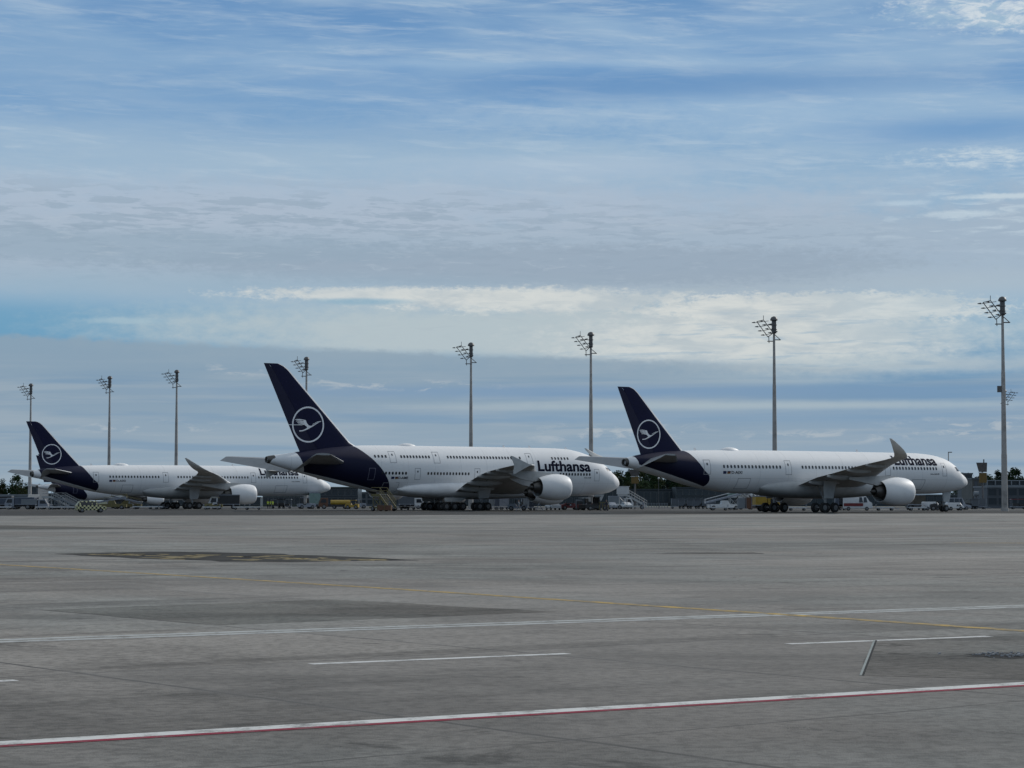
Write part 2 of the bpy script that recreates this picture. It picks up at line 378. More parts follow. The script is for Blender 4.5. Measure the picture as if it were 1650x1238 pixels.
# ------------------------------------------------------------------ airliner
class Plane:
    def __init__(s, S, loc, rz, label, cat='airliner'):
        s.S = S; s.a0 = S['L'] / 2
        s.root = empty('airliner', loc, rz, label, cat, 'airliners parked in line on the apron')
        s.fus = S['fus']
    def P(s, a, lat, z): return (s.a0 - a, -lat, z)
    def sec(s, a):
        zt, zb, w = interp(s.fus, a); return zt, zb, w
    def side(s, a, z):
        zt, zb, w = s.sec(a); zc = (zt + zb) / 2; h = (zt - zb) / 2
        q = max(0.0, 1 - ((z - zc) / h) ** 2); return w * math.sqrt(q)
    def onskin(s, a, z, off, sd=1):
        zt, zb, w = s.sec(a); zc = (zt + zb) / 2; h = (zt - zb) / 2
        l = s.side(a, z); n = Vector((l / (w * w), (z - zc) / (h * h))).normalized()
        return s.P(a, sd * (l + n.x * off), z + n.y * off)
    def arc(s, a, z0, t):
        """height reached after climbing t metres along the skin from z0"""
        z = z0; k = 12
        for _ in range(k):
            zt, zb, w = s.sec(a); zc = (zt + zb) / 2; h = (zt - zb) / 2
            c = (z - zc) / h; c = max(-0.98, min(0.98, c)); sn = math.sqrt(1 - c * c)
            # ds/dz along the ellipse
            ds = math.sqrt(1 + (w * c / (h * sn)) ** 2); z += t / k / ds
        return z
    def fuselage(s):
        S = s.S; mb = MB(); N = 56; st = []
        a = s.fus[0][0]; end = s.fus[-1][0]
        while a < end - 0.01:
            st.append(a); a += 0.12 if a < 1 else 0.28 if a < 6 else 0.6 if a < 14 else 1.2
        st.append(end); rings = []
        for a in st:
            zt, zb, w = s.sec(a); zc = (zt + zb) / 2; h = (zt - zb) / 2
            rings.append([s.P(a, w * math.cos(2 * math.pi * k / N), zc + h * math.sin(2 * math.pi * k / N)) for k in range(N)])
        mb.loft(rings)
        o = mb.build('fuselage', S['mat'], s.root, 40)
        # exhaust of the auxiliary power unit
        zt, zb, w = s.sec(end); zc = (zt + zb) / 2; h = (zt - zb) / 2
        e = MB()
        e.loft([[s.P(end - d, w * q * math.cos(2 * math.pi * k / 24), zc + h * q * math.sin(2 * math.pi * k / 24)) for k in range(24)] for d, q in ((1.0, 1.25), (0.0, 1.03), (-0.35, 0.85), (-0.34, 0.6), (0.4, 0.5))], 0, False, True)
        e.build('tail_exhaust', M_dmetal, o, 40)
        return o
    def strip_on_skin(s, quads, off, name, mt, parent):
        mb = MB()
        for a0, a1, z0, z1 in quads:
            k = 5
            for i in range(k):
                za = z0 + (z1 - z0) * i / k; zb = z0 + (z1 - z0) * (i + 1) / k
                mb.poly([s.onskin(a0, za, off), s.onskin(a1, za, off), s.onskin(a1, zb, off), s.onskin(a0, zb, off)])
        return mb.build(name, mt, parent, 40, fix=False)
    def windows(s, rows, w, h):
        proto = {}
        for z, aa in rows:
            for a in aa:
                c = s.onskin(a, z, 0.012); mb = MB()
                # rounded pane following the skin, real thickness frame
                pts = []
                for k in range(14):
                    t = 2 * math.pi * k / 14; cx = math.copysign(abs(math.cos(t)) ** 0.6, math.cos(t)) * w / 2; cz = math.copysign(abs(math.sin(t)) ** 0.6, math.sin(t)) * h / 2
                    q = s.onskin(a + cx, z + cz, 0.012); pts.append((q[0] - c[0], q[1] - c[1], q[2] - c[2]))
                key = (z, round(s.sec(a)[2], 2))
                if key in proto:
                    o = proto[key].copy(); COL.objects.link(o); o.location = c
                else:
                    mb.poly(pts); o = mb.build('window', M_glass, s.root, 0, fix=False, loc=c); proto[key] = o
    def door(s, a0, a1, z0, z1, line=None, pane=True):
        t = 0.075
        mb = MB(); line = line or M_line
        for (x0, x1, y0, y1) in ((a0, a1, z0, z0 + t), (a0, a1, z1 - t, z1), (a0, a0 + t, z0 + t, z1 - t), (a1 - t, a1, z0 + t, z1 - t)):
            for i in range(4):
                za = y0 + (y1 - y0) * i / 4; zb = y0 + (y1 - y0) * (i + 1) / 4
                mb.poly([s.onskin(x0, za, 0.014), s.onskin(x1, za, 0.014), s.onskin(x1, zb, 0.014), s.onskin(x0, zb, 0.014)])
        o = mb.build('door', line, s.root, 0, fix=False)
        if pane:
            s.strip_on_skin([((a0 + a1) / 2 - 0.12, (a0 + a1) / 2 + 0.12, z0 + (z1 - z0) * .62, z0 + (z1 - z0) * .78)], 0.014, 'door_window', M_glass, o)
    def lettering(s, txt, aL, width, z0, hgt, mt, name='lettering', bold=0.02):
        bm, x0, x1, y0, y1 = text_mesh(txt, bold)
        n = max(2, int(hgt / 0.22)); m = max(2, int((x1 - x0) / 0.5))
        for i in range(1, n):
            bmesh.ops.bisect_plane(bm, geom=bm.verts[:] + bm.edges[:] + bm.faces[:], plane_co=(0, y0 + (y1 - y0) * i / n, 0), plane_no=(0, 1, 0))
        for v in bm.verts:
            a = aL - (v.co.x - x0) / (x1 - x0) * width; t = (v.co.y - y0) / (y1 - y0) * hgt
            v.co = Vector(s.onskin(a, s.arc(a, z0, t), 0.02))
        me = bpy.data.meshes.new(name); bm.to_mesh(me); bm.free(); me.materials.append(mt)
        o = bpy.data.objects.new(name, me); COL.objects.link(o); o.parent = s.root; return o
    # lifting surfaces: sections (lat, aLE, aTE, zLE, zTE, t/c)
    def surf_ring(s, sec, c0=0.0, c1=1.0, k=12):
        lat, le, te, zl, zt, tc = sec; ch = te - le; up = []; dn = []
        for i in range(k + 1):
            c = c0 + (c1 - c0) * (i / k) ** 1.7 if c0 == 0 else c0 + (c1 - c0) * i / k
            if c0 == 0 and i == 1: c = s.lestrip
            th = naca(c) * tc * ch
            cz = zl + (zt - zl) * c + 0.012 * ch * math.sin(math.pi * c)
            up.append(s.P(le + ch * c, lat, cz + th)); dn.append(s.P(le + ch * c, lat, cz - th))
        return up + dn[::-1][1:-1] if c0 == 0 and c1 == 1 else up + dn[::-1]
    def surface(s, secs, name, mats, c0=0.0, c1=1.0, parent=None, le_rim_light=True):
        mb = MB(); rings = []
        for i in range(len(secs) - 1):
            n = 3
            for j in range(n):
                t = j / n; rings.append(tuple(p_ + (q - p_) * t for p_, q in zip(secs[i], secs[i + 1])))
        rings.append(secs[-1])
        R_ = [s.surf_ring(r, c0, c1) for r in rings]
        mb.loft(R_)
        if le_rim_light and c0 == 0:
            n = len(R_[0]); q = 0
            for i in range(len(R_) - 1):
                for j in range(n):
                    if j in (0, n - 1): mb.mi[q] = 1  # leading edge faces coloured white as a painted sunlit rim
                    q += 1
        return mb.build(name, mats, parent or s.root, 40)
    lestrip = 0.02
    def wings(s):
        S = s.S
        for sg in (1, -1):
            secs = [(sg * l, le, te, zl, zt, tc) for l, le, te, zl, zt, tc in S['wing']]
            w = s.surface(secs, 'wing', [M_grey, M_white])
            tip = secs[-1]
            if S['tip'] == 'sharklet':
                T = [(sg * l, le, te, z, th) for l, le, te, z, th in S['tipsecs']]
                mb = MB(); rings = []
                for i in range(len(T) - 1):
                    for j in range(3): rings.append(tuple(p_ + (q - p_) * j / 3 for p_, q in zip(T[i], T[i + 1])))
                rings.append(T[-1])
                out = []
                for i, (l, le, te, z, th) in enumerate(rings):
                    i0 = max(0, i - 1); i1 = min(len(rings) - 1, i + 1)
                    d = Vector((abs(rings[i1][0]) - abs(rings[i0][0]), rings[i1][3] - rings[i0][3])).normalized()
                    nx, nz = -d.y * sg, d.x; ch = te - le; up = []; dn = []
                    for k in range(9):
                        c = 0.5 - 0.5 * math.cos(math.pi * k / 8); h = naca(c) * th * ch
                        up.append(s.P(le + ch * c, l + nx * h, z + nz * h)); dn.append(s.P(le + ch * c, l - nx * h, z - nz * h))
                    out.append(up + dn[::-1][1:-1])
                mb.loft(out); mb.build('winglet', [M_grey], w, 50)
            else:
                l, le, te, zl, zt, tc = tip
                mb = MB(); prof_u = [(le + 0.4, zl + 0.02), (te + 0.2, zt + 0.0), (te + 1.0, zt + 1.25), (te + 0.75, zt + 1.25)]
                pts = [(le + 0.3, zl), (te + 0.35, zt + 1.35), (te + 0.75, zt + 1.40), (te + 0.05, zt), (te + 0.25, zt - 1.35), (te - 0.1, zt - 1.35)]
                mb.loft([[s.P(a, l + dy, z) for a, z in pts] for dy in (-0.05, 0.07)])
                mb.build('wingtip_fence', M_lgrey, w, 30)
            for (fl, fa0, fa1, fr) in S['fairings']:
                sc = interp([(q[0], q[1], q[2], q[3], q[4]) for q in S['wing']], fl)
                le, te, zl, zt = sc; mb = MB(); rings = []
                for k in range(9):
                    t = k / 8; a = te + fa0 + (fa1 - fa0) * t; r = fr * math.sin(math.pi * min(1, 0.06 + t * 0.90)) ** 0.7
                    cfrac = min(1.0, (a - le) / (te - le)); zz = zl + (zt - zl) * cfrac - fr * 1.05 * (1 - 0.35 * t)
                    rings.append([s.P(a, sg * fl + r * 0.55 * math.cos(2 * math.pi * j / 14), zz + r * math.sin(2 * math.pi * j / 14)) for j in range(14)])
                mb.loft(rings); mb.build('flap_track_fairing', M_lgrey, w, 50)
            # flap gap lines on the lower skin
            mb = MB()
            for k in range(len(S['wing']) - 1):
                q0, q1 = S['wing'][k], S['wing'][k + 1]
                def low(q, c, o=0.012):
                    l, le, te, zl, zt, tc = q; ch = te - le; return s.P(le + ch * c, sg * l, zl + (zt - zl) * c + 0.012 * ch * math.sin(math.pi * c) - naca(c) * tc * ch - o)
                c_ = 0.78; mb.poly([low(q0, c_), low(q0, c_ + 0.008), low(q1, c_ + 0.008), low(q1, c_)])
            mb.build('flap_gap', M_black, w, 0, fix=False)
        for sg in (1, -1):
            s.lestrip = 0.05
            hs = s.surface([(sg * l, le, te, zl, zt, tc) for l, le, te, zl, zt, tc in S['hs']], 'horizontal_stabiliser', [M_hs, M_white], 0.0, 0.69)
            # drooped elevator hinged behind it
            el = MB(); rg = []
            for l, le, te, zl, zt, tc in S['hs']:
                ch = te - le; up = []; dn = []
                for i in range(6):
                    c = 0.695 + 0.305 * i / 5; th = naca(c) * tc * ch; cz = zl + (zt - zl) * c + 0.012 * ch * math.sin(math.pi * c) - (c - .695) * ch * 0.50
                    up.append(s.P(le + ch * c, sg * l, cz + th)); dn.append(s.P(le + ch * c, sg * l, cz - th))
                rg.append(up + dn[::-1])
            el.loft(rg); el.build('elevator', M_hs, hs, 30)
    def fin(s):
        S = s.S; T = S['fin']                      # rows (z, aLE, aTE)
        def ring(z, le, te, c0, c1, sh=0.0):
            ch = te - le; R_ = []; L_ = []
            for k in range(11):
                c = c0 + (c1 - c0) * ((0.5 - 0.5 * math.cos(math.pi * k / 10)) if c0 == 0 else k / 10)
                if c0 == 0 and k == 1: c = 0.36 / ch
                h = naca(c) * 0.095 * ch * 0.5 * 2 * 0.5 + 0.01
                R_.append(s.P(le + ch * c, h, z)); L_.append(s.P(le + ch * c, -h, z))
            return R_ + L_[::-1]
        s.finT = T
        def rows(z0, z1, n):
            out = []
            for i in range(n + 1):
                z = z0 + (z1 - z0) * i / n; out.append((z,) + s.finle(z))
            return out
        zs = [T[0][0] + (T[-1][0] - T[0][0]) * i / 26 for i in range(27)]
        zs = sorted(set(zs + [t[0] for t in T]))
        mb = MB(); R_ = [ring(z, *s.finle(z), 0.0, 0.70) for z in zs]; mb.loft(R_)
        n = len(R_[0]); q = 0
        for i in range(len(R_) - 1):
            for j in range(n):
                if j in (0, n - 1, n - 2) : mb.mi[q] = 1  # white strip puts the fin's sunlit rim into the colour
                q += 1
        f = mb.build('fin', [M_blue, M_white], s.root, 40)
        for z0, z1 in S['rudders']:
            mb = MB(); mb.loft([ring(z, *s.finle(z), 0.705, 1.0) for z in [z0 + (z1 - z0) * i / 10 for i in range(11)]])
            mb.build('rudder', M_rud, f, 40)
        cx, cz, r = S['logo']
        if r:
            def on(a, z):
                le, te = s.finle(z); c = (a - le) / (te - le); return s.P(a, naca(c) * 0.095 * (te - le) * 0.5 + 0.01 + 0.03, z)
            mb = MB(); n = 72; t = 0.085 * r
            for k in range(n):
                t0, t1 = 2 * math.pi * k / n, 2 * math.pi * (k + 1) / n
                q = [on(cx + (r - d) * math.cos(tt), cz + (r - d) * math.sin(tt)) for tt, d in ((t0, 0), (t1, 0), (t1, t), (t0, t))]
                mb.poly(q)
            # crane: each piece in units of the ring radius, x forward
            pieces = [[(-.56, -.35), (-.545, -.395), (-.33, -.375), (-.04, -.27), (.22, -.135), (.60, .09), (.70, .15), (.83, .19), (.83, .205), (.74, .20), (.66, .175), (.56, .115), (.36, .0), (.20, -.07), (.09, -.065), (.0, -.12), (-.07, -.16), (-.09, -.2), (-.2, -.26), (-.35, -.325), (-.48, -.33)],
                      [(-.16, .245), (-.12, .15), (-.06, .05), (.02, -.03), (.10, -.07), (.09, -.13), (-.06, -.17), (-.12, -.10), (-.25, -.01), (-.30, .02), (-.30, .22)],
                      [(-.82, .245), (-.80, .275), (-.55, .30), (-.30, .265), (-.16, .245), (-.22, .19), (-.34, .225), (-.6, .245)],
                      [(-.76, .165), (-.74, .20), (-.5, .215), (-.28, .18), (-.22, .14), (-.34, .13), (-.55, .16)],
                      [(-.70, .09), (-.68, .12), (-.45, .135), (-.28, .10), (-.20, .06), (-.30, .05), (-.5, .085)],
                      [(-.64, .005), (-.62, .04), (-.42, .055), (-.28, .03), (-.18, -.03), (-.28, -.025), (-.42, .005)],
                      [(.26, .02), (.28, -.0), (.45, .08), (.62, .165), (.66, .19), (.6, .18), (.45, .11)]]
            for pc in pieces: mb.poly([on(cx - x * r, cz + z * r) for x, z in pc])
            mb.build('crane_emblem', M_logo, f, 0, fix=False)
    def finle(s, z):
        T = s.finT
        for i in range(len(T) - 1):
            if z <= T[i + 1][0]:
                t = (z - T[i][0]) / (T[i + 1][0] - T[i][0]); return (T[i][1] + (T[i + 1][1] - T[i][1]) * t, T[i][2] + (T[i + 1][2] - T[i][2]) * t)
        return T[-1][1:]
    def engine(s, lat, alip, zc, ln, R_, wz):
        c = s.P(alip, lat, zc)
        mb = MB()
        # outer cowl, x runs aft from the lip
        k = ln / 5.4; r = R_
        out = [(0.42, .74), (0.12, .745), (0.0, .80), (0.06, .85), (0.35, .91), (0.9, .965), (1.8, 1.0), (2.8, .995), (3.8, .93), (4.7, .83), (5.4, .73), (5.36, .70), (4.6, .74), (3.8, .78)]
        mb.lathe([(-x * k, q * r) for x, q in out], c, 44, 0)
        n = 44
        for i in range(n * 0, n * 3): mb.mi[i] = 1
        mb.lathe([(-0.42 * k, .74 * r), (-1.3 * k, .73 * r)], c, 44, 2)
        mb.lathe([(-3.8 * k, .78 * r), (-3.7 * k, .3 * r)], c, 44, 2)
        e = mb.build('engine', [M_white, M_metal, M_black], s.root, 45)
        fb = MB(); fb.lathe([(-1.0 * k, 0.02), (-1.15 * k, .12 * r), (-1.3 * k, .22 * r)], c, 28, 0)
        for b in range(22):
            t0 = 2 * math.pi * b / 22; t1 = t0 + 0.2
            def q(rr, t, x): return (c[0] - x * k, c[1] + rr * r * math.cos(t), c[2] + rr * r * math.sin(t))
            fb.poly([q(.2, t0, 1.3), q(.72, t0 - .1, 1.25), q(.72, t1 - .02, 1.45), q(.2, t1, 1.5)])
        fb.build('fan', M_dmetal, e, 30, fix=False)
        cb = MB(); cb.lathe([(-3.75 * k, .46 * r), (-4.6 * k, .50 * r), (-5.6 * k, .42 * r), (-6.4 * k, .30 * r), (-6.38 * k, .25 * r), (-5.9 * k, .2 * r)], c, 32, 0, (False, True))
        cb.lathe([(-5.9 * k, .2 * r), (-6.5 * k, .16 * r), (-7.1 * k, .03 * r)], c, 24, 0, (False, True))
        cb.build('core_exhaust', M_dmetal, e, 45)
        # pylon
        pb = MB(); rings = []
        le, te, zl, zt = interp([(q[0], q[1], q[2], q[3], q[4]) for q in s.S['wing']], abs(lat))
        for a, z0, z1, w in ((alip + 1.4 * k, zc + r * .90, zc + r * .985, .05), (alip + 2.4 * k, zc + r * .8, zc + r * 1.05, .22), (alip + 4.2 * k, zc + r * .6, zc + r * 1.12, .30), (le + 0.5, zc + r * .42, min(zl - .25, zc + r * 1.2), .32), (le + 3.0, zc + r * .62, zl - .4, .25), (le + 5.6, zl - 0.8, zl - .5, .05)):
            rings.append([s.P(a, lat + w, z0), s.P(a, lat + w, z1), s.P(a, lat - w, z1), s.P(a, lat - w, z0)])
        pb.loft(rings); pb.build('pylon', M_grey, e, 30)
    def gear(s, lat, a, n, r, w, tr, ztop, door=None, cant=0.0, sp=None):
        """n axles, two tyres on each"""
        mb = MB(); sp = sp or r * 2 * 1.12
        mb.tube([s.P(a, lat, r), s.P(a, lat + cant, ztop)], [0.17, 0.24], 12)
        if n > 1: mb.tube([s.P(a - sp * (n - 1) / 2, lat, r), s.P(a + sp * (n - 1) / 2, lat, r)], 0.15, 8)
        mb.tube([s.P(a, lat, r * 2.1), s.P(a - 1.5, lat + cant, ztop)], 0.09, 8)
        mb.tube([s.P(a, lat, r * 2.0), s.P(a + 0.1, lat - math.copysign(1.6, lat) if lat else 0.0, ztop)], 0.08, 8)
        xs = [a + (i - (n - 1) / 2) * sp for i in range(n)]
        for x in xs: mb.tube([s.P(x, lat - tr / 2, r), s.P(x, lat + tr / 2, r)], 0.07, 8)
        g_ = mb.build('landing_gear', M_strut, s.root, 40)
        wb = MB(); wb.disc((0, 0, 0), r, w, 28, 0, 1, 0.52); proto = None
        for x in xs:
            for sg in (-1, 1):
                p_ = s.P(x, lat + sg * tr / 2, r)
                if proto is None: proto = wb.build('wheel', [M_tyre, M_hub], g_, 40, loc=p_); o = proto
                else: o = proto.copy(); COL.objects.link(o); o.location = p_
        if door:
            d0, d1, z0, z1, off = door; db = MB()
            pts = [(a + d0 * 0.55, z0), (a + d0, z1), (a + d1, z1), (a + d1 * 0.9, z0)]
            db.loft([[s.P(q, lat + off + dd + (z - z0) * 0.0, z) for q, z in pts] for dd in (0, math.copysign(0.06, lat if lat else 1))])
            db.build('gear_door', M_lgrey, g_, 30)
        return g_

def build_plane(S, loc, rz, label):
    p = Plane(S, loc, rz, label)
    p.fuselage(); p.wings(); p.fin()
    # belly fairing
    a0, a1, zt, zb, hw = S['belly']; mb = MB(); rings = []
    for i in range(25):
        t = i / 24; a = a0 + (a1 - a0) * t; q = max(0.001, math.sin(math.pi * t)) ** 0.30
        zc = (zt + zb) / 2; rings.append([p.P(a, hw * (0.55 + 0.45 * q) * math.copysign(abs(math.cos(2 * math.pi * k / 32)) ** 0.75, math.cos(2 * math.pi * k / 32)), zc + (zt - zb) / 2 * q * math.copysign(abs(math.sin(2 * math.pi * k / 32)) ** 0.8, math.sin(2 * math.pi * k / 32))) for k in range(32)])
    mb.loft(rings); mb.build('belly_fairing', M_lgrey if S['L'] < 70 else M_white, p.root, 45)
    for e in S['engines']:
        for sg in (1, -1): p.engine(sg * e[0], *e[1:])
    for gr in S['gears']: p.gear(*gr)
    p.windows(S['win'], S['ws'][0], S['ws'][1])
    for d in S['doors']: p.door(*d)
    for h in S['humps']:
        a, ln, wd, ht = h; mb = MB(); zt = p.sec(a)[0] - 0.12; rings = []
        for i in range(13):
            t = i / 12; q = math.sin(math.pi * min(1, t)) ** 0.6 if 0 < t < 1 else 0.02
            rings.append([p.P(a + (t - 0.5) * ln, wd * q * math.cos(math.pi * k / 10), zt + (ht + 0.12) * q * math.sin(math.pi * k / 10)) for k in range(11)])
        mb.loft(rings); mb.build('antenna_fairing', M_white, p.root, 50)
    for a in S['blades']:
        zt = p.sec(a)[0]; mb = MB(); mb.loft([[p.P(a - .25, d, zt - .05), p.P(a + .25, d, zt - .05), p.P(a + .38, d, zt + .35), p.P(a + .12, d, zt + .38)] for d in (-.03, .03)]); mb.build('antenna', M_white, p.root, 0)
    # flight deck windows
    for z0, z1, aa, al in S['cockpit']:
        mb = MB()
        for j in range(len(aa) - 1):
            for sd in (1, -1):
                k = 4
                for i in range(k):
                    za = z0 + (z1 - z0) * i / k; zb = z0 + (z1 - z0) * (i + 1) / k
                    f0 = al * (i / k); f1 = al * ((i + 1) / k); g0 = aa[j] + 0.05; g1 = aa[j + 1] - 0.05
                    mb.poly([p.onskin(g0 + f0, za, .015, sd), p.onskin(g1 + f0, za, .015, sd), p.onskin(g1 + f1, zb, .015, sd), p.onskin(g0 + f1, zb, .015, sd)])
        mb.build('flight_deck_window', M_glass, p.root, 0, fix=False)
    for t in S['texts']: p.lettering(*t)
    # flags ahead of the registration
    fa, fz, fs = S['flags']
    if fs:
        for i, mm in enumerate((mat('flag_blue', (.008, .015, .07), .5), None)):
            if mm: p.strip_on_skin([(fa + 0.0, fa + fs * 1.5, fz, fz + fs)], 0.014, 'flag', mm, p.root)
            else:
                mb = MB()
                for j, c in enumerate((2, 1, 0)):
                    z = fz + fs * j / 3; mb.poly([p.onskin(fa - fs * .4, z, .014), p.onskin(fa - fs * 1.9, z, .014), p.onskin(fa - fs * 1.9, z + fs / 3, .014), p.onskin(fa - fs * .4, z + fs / 3, .014)], c)
                mb.build('flag', [mat('flag_black', (.01, .01, .01), .5), mat('flag_red', (.16, .01, .01), .5), mat('flag_gold', (.22, .14, .01), .5)], p.root, 0, fix=False)
    return p

def seq(a, b, n): return [a + (b - a) * i / (n - 1) for i in range(n)]
liv350 = livery('livery_twin', [(3.0, 53.4), (3.4, 53.0), (3.9, 52.65), (4.76, 52.75), (5.9, 53.9), (7.2, 54.95), (7.9, 55.4), (8.8, 55.8)], 4.05, 0.262, 54.4, 63.75, 0.35, 33.4)
S350 = dict(L=66.8, mat=liv350,
    fus=[(0.0, 4.42, 4.20, .10), (.15, 4.78, 3.98, .45), (.5, 5.15, 3.75, .82), (1.0, 5.50, 3.58, 1.18), (1.9, 5.96, 3.33, 1.66), (2.6, 6.24, 3.18, 1.97), (2.95, 6.74, 3.11, 2.08), (3.8, 7.38, 2.97, 2.32), (5.6, 8.10, 2.78, 2.66), (8.6, 8.60, 2.67, 2.92), (12, 8.76, 2.65, 2.98), (30, 8.78, 2.65, 2.98), (45, 8.74, 2.66, 2.98), (48.5, 8.70, 2.85, 2.95), (51, 8.66, 3.15, 2.88), (54.4, 8.58, 3.70, 2.68), (58.6, 8.40, 4.70, 2.15), (61.7, 8.12, 5.38, 1.60), (64.0, 7.75, 5.92, 1.08), (65.4, 7.40, 6.28, .62)],
    wing=[(2.0, 22.7, 36.9, 4.25, 3.75, .13), (3.5, 23.8, 36.9, 4.5, 3.95, .13), (7.0, 26.2, 37.1, 5.0, 4.9, .12), (10.8, 28.9, 37.6, 5.45, 5.45, .11), (16, 32.5, 38.9, 6.15, 6.15, .105), (20, 35.3, 40.0, 6.6, 6.6, .10), (25, 38.8, 41.9, 7.0, 7.0, .10), (28.6, 41.3, 43.8, 7.2, 7.25, .10)],
    tip='sharklet', tipsecs=[(28.6, 41.3, 43.8, 7.22, .10), (30.0, 42.5, 44.9, 7.42, .09), (31.0, 43.7, 45.9, 7.75, .09), (31.7, 44.9, 46.8, 8.25, .09), (32.1, 46.0, 47.4, 8.75, .09), (32.35, 47.1, 47.9, 9.3, .09), (32.4, 47.7, 48.1, 9.6, .08)],
    fairings=[(5.6, -5.5, .3, .44), (10.0, -4.8, .5, .44), (15.2, -4.0, .5, .36), (20.2, -3.2, .4, .30)],
    hs=[(0.5, 56.9, 64.0, 6.95, 7.05, .10), (1.6, 57.7, 64.4, 7.05, 7.12, .10), (9.5, 64.4, 67.0, 7.68, 7.72, .09)],
    fin=[(7.4, 54.4, 62.7), (8.5, 55.5, 63.1), (16.3, 63.25, 66.48), (16.75, 63.85, 66.66), (16.98, 64.4, 66.77), (17.05, 64.7, 66.8)],
    rudders=[(7.75, 17.05)], logo=(61.55, 10.70, 1.98),
    belly=(18.0, 43.5, 5.2, 1.95, 3.25),
    engines=[(10.5, 23.0, 2.95, 5.5, 2.02, 0)],
    gears=[(5.3, 34.0, 2, .70, .5, 1.73, 4.4, (-1.6, 1.0, 2.0, 4.9, .75), .3, 2.04), (-5.3, 34.0, 2, .70, .5, 1.73, 4.4, (-1.6, 1.0, 2.0, 4.9, -.75), -.3, 2.04), (0.0, 4.75, 1, .52, .36, .75, 3.2, (-1.0, .7, 1.5, 3.0, .5))],
    win=[(6.38, seq(50.5, 40.23, 17)), (6.40, seq(36.0, 20.6, 25)), (6.42, seq(18.08, 9.24, 15))], ws=(.33, .46),
    doors=[(52.8, 53.95, 5.25, 7.3), (38.1, 39.25, 5.3, 7.35), (18.75, 19.85, 5.3, 7.4), (7.0, 7.95, 5.3, 7.3), (45.6, 47.9, 3.3, 4.8, None, False), (11.5, 14.2, 3.3, 4.8, None, False)],
    humps=[(47.1, 3.6, .75, .42)], blades=[53.2, 22.5],
    cockpit=[(6.08, 6.72, [2.62, 3.0, 3.6, 4.3], .30)],
    texts=[('Lufthansa', 17.65, 8.85, 6.85, 1.80, M_text, 'airline_name', 0.030), ('D-AIXI', 49.2, 1.9, 5.38, .40, M_text, 'registration', 0.02), ('Airbus A350-900', 10.6, 1.9, 5.50, .22, M_text, 'type_lettering', 0.01)],
    flags=(50.1, 5.38, .38))
liv380 = livery('livery_double', [(2.2, 49.5), (2.7, 49.7), (3.95, 50.1), (6.22, 51.6), (8.37, 53.6), (9.8, 55.2), (10.5, 55.9), (11.2, 56.4)], 3.98, 0.212, 54.3, 65.5, 0.42, 36.36)
